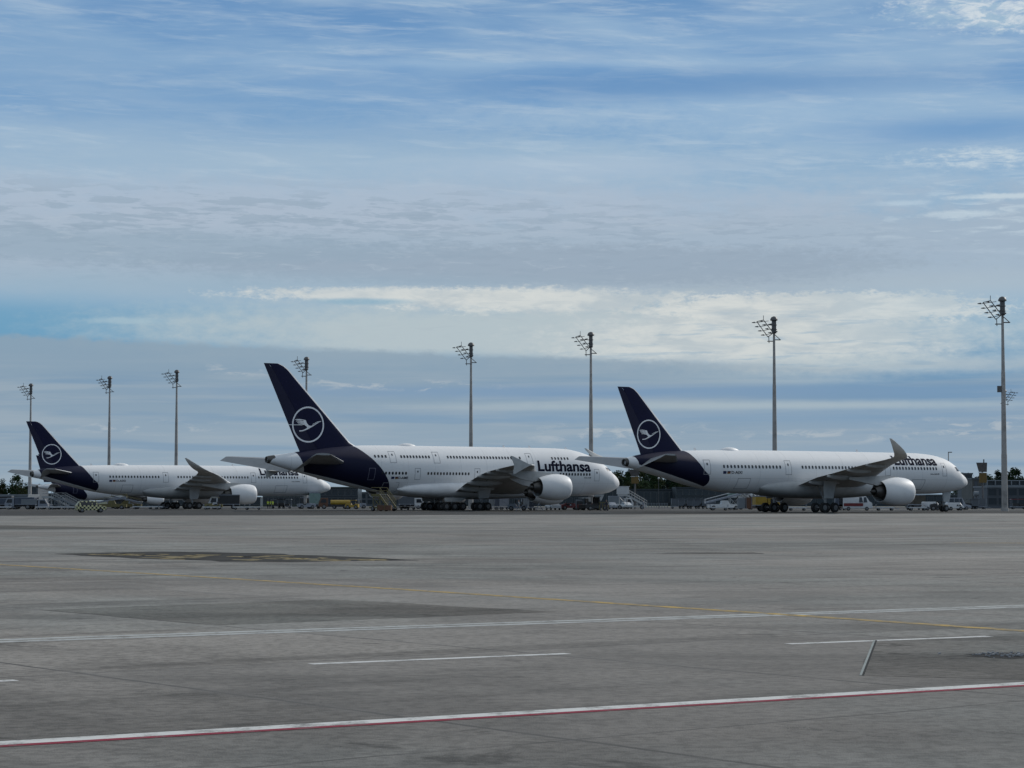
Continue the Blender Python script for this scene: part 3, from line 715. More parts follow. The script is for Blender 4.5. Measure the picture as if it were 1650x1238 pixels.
S380 = dict(L=72.72, mat=liv380,
    fus=[(0.0, 4.75, 4.45, .12), (.15, 5.15, 4.2, .6), (.45, 5.5, 3.95, 1.15), (1.1, 6.15, 3.6, 1.85), (2.1, 6.86, 3.22, 2.5), (2.65, 7.10, 3.06, 2.75), (3.0, 7.68, 2.98, 2.88), (4.1, 8.40, 2.8, 3.15), (5.8, 9.35, 2.64, 3.4), (7.5, 9.98, 2.56, 3.5), (9.5, 10.50, 2.52, 3.55), (12, 10.87, 2.5, 3.57), (16, 10.99, 2.5, 3.57), (46, 11.0, 2.5, 3.57), (49, 10.98, 2.75, 3.55), (54.3, 10.90, 3.62, 3.35), (59.7, 10.55, 4.65, 2.75), (64.4, 9.98, 5.85, 1.95), (68.5, 9.4, 6.85, 1.2), (71.8, 8.95, 7.75, .62)],
    wing=[(2.5, 19.6, 37.6, 3.8, 2.9, .14), (4.0, 20.8, 37.7, 4.2, 3.25, .14), (8.0, 23.6, 38.7, 5.0, 4.4, .13), (12, 26.6, 39.9, 5.7, 5.1, .12), (17, 30.3, 41.5, 6.35, 5.95, .115), (22, 34.0, 43.4, 6.75, 6.4, .11), (30, 39.9, 46.5, 7.05, 6.8, .105), (38.2, 45.8, 49.9, 7.15, 7.1, .10), (39.5, 47.2, 50.5, 7.18, 7.15, .09)],
    tip='fence', fairings=[(6.8, -6.5, .5, .60), (11.8, -6.2, .8, .60), (17.5, -5.6, .8, .52), (23.0, -4.8, .7, .44), (28.5, -4.0, .5, .38)],
    hs=[(0.8, 57.4, 67.9, 7.85, 7.85, .10), (2.2, 58.6, 68.4, 7.98, 7.95, .10), (15.2, 68.9, 72.7, 8.95, 8.95, .09)],
    fin=[(9.4, 53.5, 65.8), (10.7, 55.1, 66.45), (11.3, 56.3, 66.73), (22.6, 67.55, 72.02), (23.2, 68.2, 72.3), (23.7, 68.95, 72.53), (24.0, 69.7, 72.68), (24.09, 70.0, 72.72)],
    rudders=[(9.75, 14.08), (14.14, 24.09)], logo=(64.47, 14.2, 2.97),
    belly=(15.5, 48.5, 5.25, 1.9, 3.95),
    engines=[(14.9, 24.0, 3.0, 5.8, 2.05, 0), (25.7, 30.5, 3.85, 5.8, 2.15, 0)],
    gears=[(6.2, 34.1, 2, .70, .53, 1.4, 4.2, (-1.8, 1.2, 2.1, 4.4, .8), .3, 1.7), (-6.2, 34.1, 2, .70, .53, 1.4, 4.2, (-1.8, 1.2, 2.1, 4.4, -.8), -.3, 1.7), (2.6, 37.7, 3, .70, .53, 1.55, 2.6, (-2.4, 2.2, 1.5, 2.2, .9), .0, 1.7), (-2.6, 37.7, 3, .70, .53, 1.55, 2.6, (-2.4, 2.2, 1.5, 2.2, -.9), .0, 1.7), (0.0, 4.9, 1, .63, .45, 1.1, 3.0, (-1.4, .9, 1.7, 2.8, .6))],
    win=[(9.06, seq(53.26, 51.2, 4)), (9.06, seq(48.14, 42.6, 10)), (9.08, seq(38.78, 25.62, 22)), (9.1, [23.77]), (9.1, seq(16.82, 13.4, 6)), (6.26, seq(52.04, 47.52, 8)), (6.26, seq(43.07, 34.86, 14)), (6.3, seq(31.0, 17.2, 22)), (6.32, seq(15.4, 8.95, 11))], ws=(.36, .48),
    doors=[(49.2, 50.5, 8.0, 9.95), (40.5, 41.8, 8.0, 9.95), (21.1, 22.4, 8.0, 9.95), (44.6, 45.75, 5.2, 7.15), (32.5, 33.65, 5.2, 7.2), (6.7, 7.85, 5.15, 7.3), (53.4, 54.6, 5.1, 7.1, M_lineb, False), (48.5, 51.5, 3.2, 4.7, None, False)],
    humps=[(45.2, 3.8, .8, .40)], blades=[25.0, 19.5, 11.5],
    cockpit=[(6.98, 7.58, [2.68, 3.1, 3.75, 4.5], .28)],
    texts=[('Lufthansa', 20.25, 11.6, 6.78, 1.98, M_text, 'airline_name', 0.030), ('D-AIME', 48.9, 1.85, 5.30, .42, M_text, 'registration', 0.02), ('Airbus A380', 10.2, 1.6, 5.62, .24, M_text, 'type_lettering', 0.01)],
    flags=(49.7, 5.30, .38))
liv320 = livery('livery_short', [(1.6, 26.6), (2.2, 26.2), (2.9, 26.3), (3.8, 27.0), (4.8, 27.8), (5.9, 28.6)], 1.2, 0.26, 27.0, 33.9, 0.3, 18.8)
S320 = dict(L=37.57, mat=liv320,
    fus=[(0.0, 2.95, 2.75, .1), (.5, 3.5, 2.4, .7), (1.5, 4.1, 2.05, 1.2), (3, 5.2, 1.82, 1.65), (5, 5.78, 1.74, 1.93), (7, 5.88, 1.72, 1.975), (25, 5.88, 1.72, 1.975), (28, 5.85, 2.1, 1.93), (31, 5.7, 2.85, 1.6), (34, 5.4, 3.75, 1.05), (37.0, 5.0, 4.45, .3)],
    wing=[(1.2, 11.5, 18.4, 2.5, 2.3, .13), (6.0, 14.3, 18.9, 3.0, 2.95, .12), (15.6, 19.6, 21.2, 3.9, 3.9, .10)],
    tip='sharklet', tipsecs=[(15.6, 19.6, 21.2, 3.9, .1), (16.4, 20.3, 21.6, 4.2, .1), (16.9, 21.4, 22.2, 5.4, .09), (17.0, 22.0, 22.5, 6.3, .09)],
    fairings=[(4.5, -2.5, .5, .25), (9.0, -2.2, .5, .22)],
    hs=[(0.5, 31.6, 34.9, 4.6, 4.65, .11), (6.2, 34.9, 36.6, 5.2, 5.25, .10)],
    fin=[(5.2, 29.4, 35.4), (5.9, 30.3, 35.6), (11.4, 35.0, 37.4), (11.76, 35.7, 37.57)], rudders=[(5.7, 11.5)], logo=(33.9, 7.4, 1.3),
    belly=(10.5, 22.0, 3.3, 1.45, 2.05),
    engines=[(5.75, 10.2, 1.95, 4.0, 1.12, 0)],
    gears=[(3.8, 17.7, 1, .58, .4, .93, 2.4), (-3.8, 17.7, 1, .58, .4, .93, 2.4), (0.0, 5.1, 1, .4, .25, .5, 2.0)],
    win=[(4.25, seq(25.5, 6.5, 36))], ws=(.23, .33), doors=[(28.6, 29.5, 3.3, 5.1, M_lineb, False), (4.8, 5.6, 3.3, 5.1)],
    humps=[], blades=[], cockpit=[(4.2, 4.7, [1.9, 2.4, 3.0], .3)],
    texts=[('Lufthansa', 12.5, 6.0, 4.45, 1.0, M_text, 'airline_name', 0.03)], flags=(0, 0, 0))

def place_by_tail(L_, ht, tx, ty, th):
    """stand of an airliner whose fin tip is sighted at tx,ty from the camera point"""
    lo, hi = 50, 2000
    for _ in range(60):
        m = (lo + hi) / 2
        d = m * math.cos(PITCH) + (ht - CAMH) * math.sin(PITCH); v = (ht - CAMH) * math.cos(PITCH) - m * math.sin(PITCH)
        if 619 - F * v / d < ty: lo = m
        else: hi = m
    X = (tx - 825) * d / F; u = L_ / 2
    return (X + u * math.cos(rad(th)), lo + u * math.sin(rad(th)), 0.0)
def airliner_fleet():
    right = build_plane(S350, place_by_tail(66.8, 17.05, 995, 623, 35), rad(35), 'white twin engine jet airliner with dark blue tail, nearest and farthest right of the row')
    left = copy_tree(right.root)
    left.location = place_by_tail(66.8, 17.05, 42, 679, 33); left.rotation_euler = (0, 0, rad(33))
    left['label'] = 'white twin engine airliner, farther off, its nose behind the double decker tail'
    build_plane(S380, place_by_tail(72.72, 24.09, 425, 585, 35), rad(35), 'white double deck four engine jet airliner with two rows of windows, middle of the row')
    build_plane(S320, place_by_tail(37.57, 11.76, 57, 732, 33), rad(33), 'small single aisle jet airliner mostly hidden behind the leftmost big airliner')
airliner_fleet()

# ------------------------------------------------------------------ ground
def ground_material(name, base, joints=True, k=1.2):
    m = bpy.data.materials.new(name); m.use_nodes = True; nt = m.node_tree; g = NT(nt); b = nt.nodes['Principled BSDF']
    tc = g.new('ShaderNodeTexCoord'); x, y, z = g.sep(tc.outputs['Object'])
    P0 = tc.outputs['Object']
    def sc(f): return tuple(min(1, q * f) for q in base) + (1,)
    # slab directions
    s_ = g.add(g.mul(x, 0.79), g.mul(y, 0.613)); t_ = g.add(g.mul(x, -0.613), g.mul(y, 0.79))
    huge = g.noise(g.xyz(g.mul(s_, 0.7), t_, 31), 0.012, 5, 0.6)
    big = g.noise(g.xyz(g.mul(s_, 0.6), g.mul(t_, 1.2), 0), 0.07, 7, 0.62, 0.6)
    mid = g.noise(g.xyz(s_, g.mul(t_, 0.6), 4), 0.42, 8, 0.66, 0.5)
    fine = g.noise(P0, 7.0, 6, 0.72)
    grit = g.noise(P0, 60.0, 2, 0.6)
    warm = g.noise(g.xyz(x, y, 77), 0.10, 5, 0.6)
    c = g.mix(g.ss(warm, 0.40, 0.62), tuple(q * w for q, w in zip(base, (1.03, 1.0, .96))) + (1,), tuple(q * w for q, w in zip(base, (.96, 1.0, .985))) + (1,))
    def dk(v, lo, hi, amt, f):
        nonlocal c
        c = g.mix(g.ss(v, lo, hi, 0.0, amt * k), c, g.mix(1.0, c, (f, f, f, 1), 'MULTIPLY'))
    dk(huge, 0.44, 0.60, 1.0, 0.86)
    dk(big, 0.42, 0.60, 1.0, 0.80)
    dk(big, 0.40, 0.28, 1.0, 1.16)
    dk(mid, 0.44, 0.66, 1.0, 0.74)
    dk(mid, 0.42, 0.26, 0.8, 1.20)
    dk(fine, 0.42, 0.64, 1.0, 0.66)
    dk(grit, 0.52, 0.75, 0.5, 1.5)
    # rubber and wash streaks that follow the traffic
    stx = g.noise(g.xyz(g.mul(t_, 0.9), g.mul(s_, 0.05), 8), 1.1, 7, 0.62, 0.4)
    dk(stx, 0.52, 0.66, 0.9, 0.70)
    st2 = g.noise(g.xyz(g.mul(y, 0.55), g.mul(x, 0.06), 18), 0.9, 7, 0.65, 0.3)
    dk(st2, 0.50, 0.66, 0.9, 0.74)
    # oil spots
    sp = g.noise(g.xyz(x, y, 21), 0.8, 5, 0.62, 0.6)
    dk(sp, 0.62, 0.70, 0.9, 0.50)
    sp2 = g.noise(g.xyz(x, y, 51), 2.6, 4, 0.6, 0.3)
    dk(sp2, 0.71, 0.76, 0.8, 0.55)
    if joints:
        br = g.noise(P0, 1.3, 4, 0.6)
        wob = g.mul(g.sub(g.noise(P0, 0.8, 5, 0.65), 0.5), 0.10)
        def jl(v, o, per, w):
            f = g.m('FRACT', g.add(g.m('DIVIDE', g.sub(g.add(v, wob), o), per), 0.5))
            return g.m('LESS_THAN', g.m('ABSOLUTE', g.sub(f, 0.5)), w / per)
        j = g.m('MAXIMUM', jl(s_, 9.85, 5.2, 0.032), g.mul(jl(t_, 12.0, 7.5, 0.026), 0.8))
        c = g.mix(g.mul(j, g.ss(br, 0.3, 0.52, 0.4, 1.0)), c, sc(0.30))
        # sealed halo of the joints
        jw = jl(s_, 9.85, 5.2, 0.16); c = g.mix(g.mul(jw, g.ss(mid, .35, .65, 0.0, 0.30)), c, sc(0.62))
        pan = g.new('ShaderNodeTexWhiteNoise'); pan.noise_dimensions = '2D'
        g.plug(pan.inputs['Vector'], g.xyz(g.m('FLOOR', g.m('DIVIDE', g.sub(g.add(s_, wob), 9.85), 5.2)), g.m('FLOOR', g.m('DIVIDE', g.sub(g.add(t_, wob), 12.0), 7.5)), 0))
        c = g.mix(g.mul(pan.outputs[0], 0.34), c, sc(0.66))
        # wandering cracks
        vo = g.new('ShaderNodeTexVoronoi'); vo.feature = 'DISTANCE_TO_EDGE'; vo.inputs['Scale'].default_value = 0.16
        wv = g.noise(P0, 0.9, 6, 0.7)
        g.plug(vo.inputs['Vector'], g.xyz(g.add(x, g.mul(wv, 2.2)), g.add(y, g.mul(wv, 1.8)), 0))
        ck = g.mul(g.m('LESS_THAN', vo.outputs['Distance'], 0.0022), g.ss(big, 0.46, 0.56))
        c = g.mix(g.mul(ck, 0.75), c, sc(0.32))
        # near ground is coloured darker, standing in for weaker grazing reflection
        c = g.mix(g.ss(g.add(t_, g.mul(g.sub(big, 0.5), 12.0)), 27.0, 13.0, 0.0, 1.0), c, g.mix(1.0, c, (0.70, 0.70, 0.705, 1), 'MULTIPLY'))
    nt.links.new(c, b.inputs['Base Color'])
    b.inputs['Roughness'].default_value = 0.8; b.inputs['Specular IOR Level'].default_value = 0.10
    bp = g.new('ShaderNodeBump'); bp.inputs['Strength'].default_value = 0.5; bp.inputs['Distance'].default_value = 0.012
    nt.links.new(g.add(fine, grit), bp.inputs['Height']); nt.links.new(bp.outputs[0], b.inputs['Normal'])
    return m
def worn_paint(name, color, wear=0.35):
    m = bpy.data.materials.new(name); m.use_nodes = True; nt = m.node_tree; g = NT(nt); b = nt.nodes['Principled BSDF']
    tc = g.new('ShaderNodeTexCoord')
    n1 = g.noise(tc.outputs['Object'], 3.0, 7, 0.7); n2 = g.noise(tc.outputs['Object'], 26.0, 4, 0.7)
    w = g.ss(g.add(g.mul(n1, 0.7), g.mul(n2, 0.3)), 0.62 - wear * 0.35, 0.72 - wear * 0.2)
    n3 = g.noise(tc.outputs['Object'], 0.7, 4, 0.6)
    c = g.mix(g.ss(n3, 0.3, 0.7, 0.0, 0.35), tuple(color) + (1,), tuple(q * 0.7 for q in color) + (1,))
    nt.links.new(g.mix(g.mul(w, 0.85), c, (0.15, 0.148, 0.14, 1)), b.inputs['Base Color']); b.inputs['Roughness'].default_value = 0.8; b.inputs['Specular IOR Level'].default_value = 0.1
    return m
GB = (0.328, 0.315, 0.297)
def sheet(name, pts, z, m, kind='structure'):
    z *= 0.45 if z < 0.018 else 0.6
    mb = MB(); mb.poly([(x, y, z) for x, y in pts]); o = mb.build(name, m, None, 0, fix=False)
    tag(o, kind=kind); return o
def line_pts(p0, p1, w, off=0.0):
    d = Vector((p1[0] - p0[0], p1[1] - p0[1])).normalized(); n = Vector((-d.y, d.x)); a = n * (off - w / 2); b = n * (off + w / 2)
    return [(p0[0] + a.x, p0[1] + a.y), (p1[0] + a.x, p1[1] + a.y), (p1[0] + b.x, p1[1] + b.y), (p0[0] + b.x, p0[1] + b.y)]
def rough_poly(pts, amp, seg, seed):
    r = random.Random(seed); out = []
    for i in range(len(pts)):
        a = Vector(pts[i]); b = Vector(pts[(i + 1) % len(pts)]); n = max(1, int((b - a).length / seg))
        for k in range(n): out.append(tuple(a + (b - a) * k / n + Vector((r.uniform(-amp, amp), r.uniform(-amp, amp)))))
    return out
def build_ground():
    gb = MB(); gx = [-5000, -1500, -500, -200, -80, -30, -12, -4, 0, 4, 12, 30, 80, 200, 500, 1500, 5000]; gy = [-300, -50, 0, 8, 16, 22, 30, 40, 55, 80, 120, 200, 300, 400, 600, 1000, 3000, 9000]
    gb.v = [(x, y, 0.0) for y in gy for x in gx]; nx = len(gx)
    for j in range(len(gy) - 1):
        for i in range(nx - 1): gb.f.append((j * nx + i, j * nx + i + 1, (j + 1) * nx + i + 1, (j + 1) * nx + i)); gb.mi.append(0)
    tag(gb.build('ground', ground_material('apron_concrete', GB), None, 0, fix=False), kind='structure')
    # far service road and grass beyond the stands
    sheet('grass', [(-3000, 640), (3000, 640), (3000, 9000), (-3000, 9000)], 0.012, mat('grass_verge', (0.035, 0.05, 0.02), 0.9, 0, 0.3, 0.05))
    asp = ground_material('stand_asphalt', (0.082, 0.079, 0.076), False)
    sheet('apron_asphalt', [(-420, 236), (-60, 240), (0, 262), (60, 290), (420, 300), (640, 438), (-640, 438)], 0.008, asp)
    sheet('service_road', [(-600, 440), (600, 440), (600, 600), (-600, 600)], 0.008, mat('service_road_asphalt', (0.07, 0.07, 0.07), 0.9, 0, 0.2, 0.1, 0.0, 0.1))
    pw = worn_paint('paint_white', (0.60, 0.60, 0.585), 0.42); pr = worn_paint('paint_red', (0.24, 0.035, 0.055), 0.35)
    py = worn_paint('paint_yellow', (0.54, 0.36, 0.09), 0.72); pwo = worn_paint('paint_white_old', (0.42, 0.43, 0.42), 0.45)
    L_ = []
    def ln(name, p0, p1, w, m, off=0.0, z=0.005):
        sheet(name, line_pts(p0, p1, w, off), z, m)
    def ext(p0, p1, k0, k1):
        d = Vector(p1) - Vector(p0); return tuple(Vector(p0) - d * k0), tuple(Vector(p1) + d * k1)
    a, b = ext((-3.51, 15.22), (4.66, 20.17), 2.5, 3)
    ln('boundary_line', a, b, 0.23, pw, 0.07); ln('boundary_line_red', a, b, 0.12, pr, -0.108, 0.006)
    a, b = ext((-6.1, 26.39), (8.12, 35.06), 3, 4)
    ln('road_edge_line', a, b, 0.27, pwo, 0.19); ln('road_edge_line', a, b, 0.27, pwo, -0.19)
    ln('road_centre_dash', (-2.06, 22.65), (0.61, 24.21), 0.17, pw)
    ln('road_centre_dash', (3.22, 25.82), (5.89, 27.3), 0.17, pw)
    ln('road_centre_dash', (-7.3, 19.0), (-4.61, 20.62), 0.17, pw)
    ln('road_centre_dash', (8.5, 28.9), (11.1, 30.4), 0.17, pw)
    # taxi guide line, slightly curved
    Y = [(-34, 92), (-13.39, 57.81), (-7.6, 49.6), (-2.69, 42.55), (3.81, 32.75), (6.57, 28.4), (14, 16.5)]
    for i in range(len(Y) - 1):
        d = (Vector(Y[i + 1]) - Vector(Y[i])).normalized() * 0.02
        ln('taxi_guide_line', Y[i], tuple(Vector(Y[i + 1]) + d * 0), 0.27, py, 0.0, 0.007)
    tar = mat('joint_tar', (0.045, 0.045, 0.045), 0.85, 0, 0.2, 2.0, 0.0, 0.05)
    patch = ground_material('repaired_asphalt', (0.178, 0.172, 0.163), False)
    sheet('asphalt_patch', rough_poly([(4.34, 26.51), (3.33, 21.17), (5.4, 20.5), (9.5, 22.8), (9.5, 30.0)], 0.03, 1.0, 3), 0.004, patch)
    sheet('joint_seal', line_pts((3.33, 21.17), (4.34, 26.51), 0.024), 0.0065, mat('drain_slot', (0.26, 0.285, 0.275), 0.8, 0, 0.2, 3, 0.0, 0.1))
    sheet('joint_seal', line_pts((3.350, 21.165), (4.36, 26.5), 0.026), 0.0055, tar)
    sheet('asphalt_patch', rough_poly([(-7.13, 33.87), (-3.05, 37.48), (0.6, 33.3), (-3.99, 29.67)], 0.10, 0.8, 4), 0.0045, ground_material('old_patch', (0.205, 0.196, 0.182), False))
    oil = mat('fresh_bitumen', (0.052, 0.050, 0.047), 0.9, 0, 0.35, 0.8, 0.0, 0.05)
    sheet('asphalt_patch', rough_poly([(-14.49, 69.22), (-11.5, 72.4), (-7.9, 70.4), (-2.35, 62.02), (-5.9, 60.1), (-7.78, 60.3)], 0.35, 1.2, 5), 0.009, oil)
    r = random.Random(12)
    fleck = worn_paint('overpainted_yellow', (0.36, 0.28, 0.12), 0.55)
    for i in range(46):
        t = r.random(); u = r.uniform(0.05, 0.95)
        p0 = Vector((-13.2, 69.0)).lerp(Vector((-4.3, 61.6)), t) + Vector((3.0, 4.2)) * (u - 0.5) * (1.1 - abs(t - 0.5) * 1.6)
        d = Vector((1.0, -0.8 + r.uniform(-0.5, 0.6))).normalized() * r.uniform(0.3, 1.3)
        sheet('old_marking', rough_poly([tuple(q) for q in (p0, p0 + d, p0 + d + Vector((.1, .35)), p0 + Vector((.1, .35)))], 0.06, 0.4, i), 0.0125, fleck)
    sheet('asphalt_patch', rough_poly([(4.3, 70.0), (5.6, 71.0), (7.9, 71.4), (7.8, 69.4)], 0.22, 0.5, 6), 0.006, ground_material('patch_mid', (0.135, 0.128, 0.12), False))
    sheet('asphalt_patch', rough_poly([(-60, 140), (-35, 150), (-20, 132), (-40, 124)], 0.5, 3, 8), 0.006, ground_material('old_patch_far', (0.15, 0.143, 0.133), False))
    for p0, p1, w, m_ in (((17.5, 87.6), (24, 86.2), .5, py), ((-40, 125), (-31, 131), .4, pwo), ((-26, 118), (-17, 121), .4, pwo), ((2, 96), (9, 94), .35, pwo), ((14, 96), (22, 100), .35, pwo),
                          ((-90, 210), (-40, 216), .6, pwo), ((8, 118), (30, 112), .35, pwo), ((-10, 135), (2, 128), .35, pwo), ((18, 79), (25, 82), .25, pwo), ((-33, 101), (-27, 104), .3, pwo)):
        ln('stand_marking', p0, p1, w, m_, 0.0, 0.0075)
    for y0, x0, x1 in ((415, -52, -26), (418, -22, 8), (405, -60, -41), (398, 12, 70), (424, 70, 130), (402, -96, -66), (395, 62, 110)):
        ln('sunlit_sliver_far', (x0, y0), (x1, y0 + 2), 3.2, mat('sunlit_concrete_far', (0.50, 0.50, 0.49), 0.8, 0, 0.15, 0.3, 0.0, 0.1), 0.0, 0.02)  # pale strips painted as sunlit slivers of concrete between the equipment
    # broken drain with loose stones
    hb = MB(); r = random.Random(5)
    for i in range(70):
        x = r.gauss(5.33, 0.19); y = r.gauss(23.85, 0.15); q = r.uniform(0.006, 0.015); hb.box(x - q, x + q, y - q, y + q, 0.012, 0.012 + q, 0)
    o = hb.build('gravel', mat('loose_stone', (0.28, 0.29, 0.31), 0.7, 0, 0.3, 20), None, 0); tag(o, kind='stuff', label='loose pale grit lying in the dark pothole on the right', cat='gravel')
    sheet('pothole_patch', [(5.36 + (0.44 + 0.10 * math.sin(k * 2.3)) * math.cos(k / 22 * 6.283), 23.85 + (0.40 + 0.10 * math.sin(k * 1.7)) * math.sin(k / 22 * 6.283)) for k in range(22)], 0.0085, tar)
build_ground()

# ------------------------------------------------------------------ light masts
def build_masts():
    H = 34.0
    root = empty('light_mast', (0, 0, 0), 0, 'x', 'light mast', 'tall floodlight masts along the apron')
    mb = MB(); n = 12
    mb.loft([[(r * math.cos(2 * math.pi * k / n), r * math.sin(2 * math.pi * k / n), z) for k in range(n)] for z, r in ((0, .62), (.5, .62), (.52, .50), (9, .46), (9.02, .43), (22, .32), (22.02, .29), (31.5, .19))], 0)
    mb.box(-.28, .28, -.66, -.42, 1.2, 2.6); pole = mb.build('pole', M_pole, root, 40)
    hb = MB()
    hb.box(-.34, .34, -.30, .30, 31.0, 33.2)
    for z in (31.6, 32.4): hb.box(-.45, .45, -.38, .38, z, z + .12)
    hb.build('hoist_head', M_dsteel, root, 0)
    cp = MB(); cp.loft([[(r * math.cos(2 * math.pi * k / 16), r * math.sin(2 * math.pi * k / 16), z) for k in range(16)] for z, r in ((33.15, .3), (33.3, .68), (33.5, .66), (33.85, .45), (34.0, .12))], 0)
    cp.build('rain_cap', M_dsteel, root, 40)
    # inclined floodlight frame
    fr = MB(); A = ((-.15, -.5, 30.9), (-2.0, -.5, 33.3)); B = ((-.95, .55, 30.4), (-2.95, .55, 33.1))
    fr.tube(A, .075, 6); fr.tube(B, .075, 6); fr.tube([A[1], B[1]], .06, 6)
    fr.tube([A[0], (1.0, -.3, 29.9)], .07, 6); fr.tube([(-.25, 0, 31.0), B[0]], .07, 6); fr.tube([(-.2, .1, 32.4), (-1.6, .2, 32.6)], .05, 6)
    fr.tube([(-2.0, -.5, 33.3), (-2.0, -.5, 34.1)], .05, 6)
    lamps = []
    for i in range(4):
        t = 0.12 + i * 0.27
        a = Vector(A[0]).lerp(Vector(A[1]), t); b_ = Vector(B[0]).lerp(Vector(B[1]), t)
        fr.tube([a + Vector((.75, -.2, 0)), b_ + Vector((-.35, .1, 0))], .05, 6)
        lamps += [b_ + Vector((-.62, .12, .02)), a.lerp(b_, .42) + Vector((0, 0, .12))]
        if i in (0, 2): lamps.append(a + Vector((.62, -.1, .08)))
    f = fr.build('lamp_frame', M_dsteel, root, 30)
    lb = MB(); lb.loft([[(-.36, -.2, -.05), (.2, -.2, -.1), (.2, .2, -.1), (-.36, .2, -.05)], [(-.34, -.2, .04), (.16, -.16, .14), (.16, .16, .14), (-.34, .2, .04)]], 0)
    lens = None; proto = None
    for p_ in lamps:
        if proto is None: proto = lb.build('floodlight', M_dsteel, root, 0, loc=p_); o = proto
        else: o = proto.copy(); COL.objects.link(o); o.location = p_
    pf = MB(); pf.box(-1.15, -.2, -.3, .3, 29.55, 29.68); pf.box(.2, 1.15, -.3, .3, 29.8, 29.93)
    pf.tube([(-.95, 0, 30.5), (-.9, 0, 29.3)], .07, 6)
    pf.build('service_platform', M_dsteel, root, 0)
    lab = {50: 'tall light mast behind the leftmost tail fin', 177: 'tall light mast right of the leftmost tail fin, tip tilted frame to the left', 285: 'third light mast from the left, behind the fuselage of the left airliner',
           494: 'light mast whose head shows just right of the double decker tail fin tip', 759: 'light mast rising behind the middle of the double decker fuselage', 952: 'light mast behind the nose of the double decker',
           1247: 'light mast rising behind the fuselage of the right airliner', 1615: 'nearest and tallest light mast at the right edge', 1637: 'light mast mostly hidden behind the nearest mast, lamp frame turned right'}
    for i, (px, Y) in enumerate(((1615, 348.1), (1247, 385.8), (952, 421.4), (759, 449.6), (494, 494.4), (285, 543.8), (177, 570.9), (50, 607.2), (1637, 640.0))):
        o = root if i == 0 else copy_tree(root)
        d = Y * math.cos(PITCH) + (H - CAMH) * math.sin(PITCH); o.location = ((px - 825) / F * d, Y, 0)
        if px == 1637: o.location.x = (1618.5 - 825) / F * d; o.rotation_euler.z = rad(180)
        else: o.rotation_euler.z = rad((0, 7, -6, 4, -9, 10, -4, 6)[i])
        o['label'] = lab[px]
    b = MB(); b.box(-.95, -.32, -.2, .2, 18.8, 19.8); b.build('equipment_box', M_dsteel, pole, 0)
build_masts()

# ------------------------------------------------------------------ trees and buildings behind
def leaf_mat(name, c0, c1):
    m = bpy.data.materials.new(name); m.use_nodes = True; nt = m.node_tree; g = NT(nt); b = nt.nodes['Principled BSDF']
    ge = g.new('ShaderNodeNewGeometry'); tc = g.new('ShaderNodeTexCoord')
    n = g.noise(tc.outputs['Object'], 0.5, 4, 0.6)
    nt.links.new(g.mix(g.add(g.mul(ge.outputs['Random Per Island'], 0.6), g.mul(g.ss(n, .35, .65), 0.4)), tuple(c0) + (1,), tuple(c1) + (1,)), b.inputs['Base Color'])
    b.inputs['Roughness'].default_value = 1.0; b.inputs['Specular IOR Level'].default_value = 0.08; return m
LEAF = [leaf_mat('leaf_dark', (.012, .026, .014), (.035, .060, .024)), leaf_mat('leaf_brown', (.022, .030, .013), (.050, .055, .024)), leaf_mat('leaf_blue', (.012, .024, .020), (.028, .046, .032))]
M_bark = mat('bark', (0.05, 0.04, 0.032), 0.9, 0, 0.3, 3.0)
def tree_proto(seed, h, w, kind):
    r = random.Random(seed); root = empty('tree', (0, 0, 0), 0, 'x', 'tree', 'line of dark trees behind the apron')
    tb = MB(); tb.tube([(0, 0, -.2), (r.uniform(-.3, .3), 0, h * .35), (r.uniform(-.5, .5), 0, h * .8)], [.35, .25, .08], 7)
    for i in range(7):
        a = r.uniform(0, 6.28); z = h * r.uniform(.25, .6); l = w * r.uniform(.3, .45)
        tb.tube([(0, 0, z), (l * .6 * math.cos(a), l * .6 * math.sin(a), z + h * .1), (l * math.cos(a), l * math.sin(a), z + h * .22)], [.13, .08, .03], 5)
    tb.build('trunk', M_bark, root, 40)
    cl = []
    n = 26 if kind else 22
    for i in range(n):
        t = r.uniform(0.0, 1.0); z = h * (.22 + .74 * t); rr = w * .5 * ((1 - t) ** (.8 if kind == 0 else .5) * .95 + .08) * r.uniform(.2, 1.0); a = r.uniform(0, 6.28)
        cl.append((rr * math.cos(a), rr * math.sin(a), z, w * r.uniform(.09, .20)))
    mb = MB()
    for cx, cy, cz, cr in cl:
        for k in range(75):
            d = Vector((r.gauss(0, 1), r.gauss(0, 1), r.gauss(0, .8))); d = d.normalized() * cr * r.uniform(.45, 1.1)
            c = Vector((cx, cy, cz)) + d; u = Vector((r.gauss(0, 1), r.gauss(0, 1), r.gauss(0, 1))).normalized(); v = u.orthogonal().normalized(); s_ = r.uniform(.16, .42)
            mb.poly([c - u * s_ - v * s_ * .5, c + u * s_ * .3 - v * s_ * .6, c + u * s_ + v * s_ * .2, c - u * .2 * s_ + v * s_ * .7])
    mb.build('crown', LEAF[seed % 3], root, 0, fix=False)
    return root
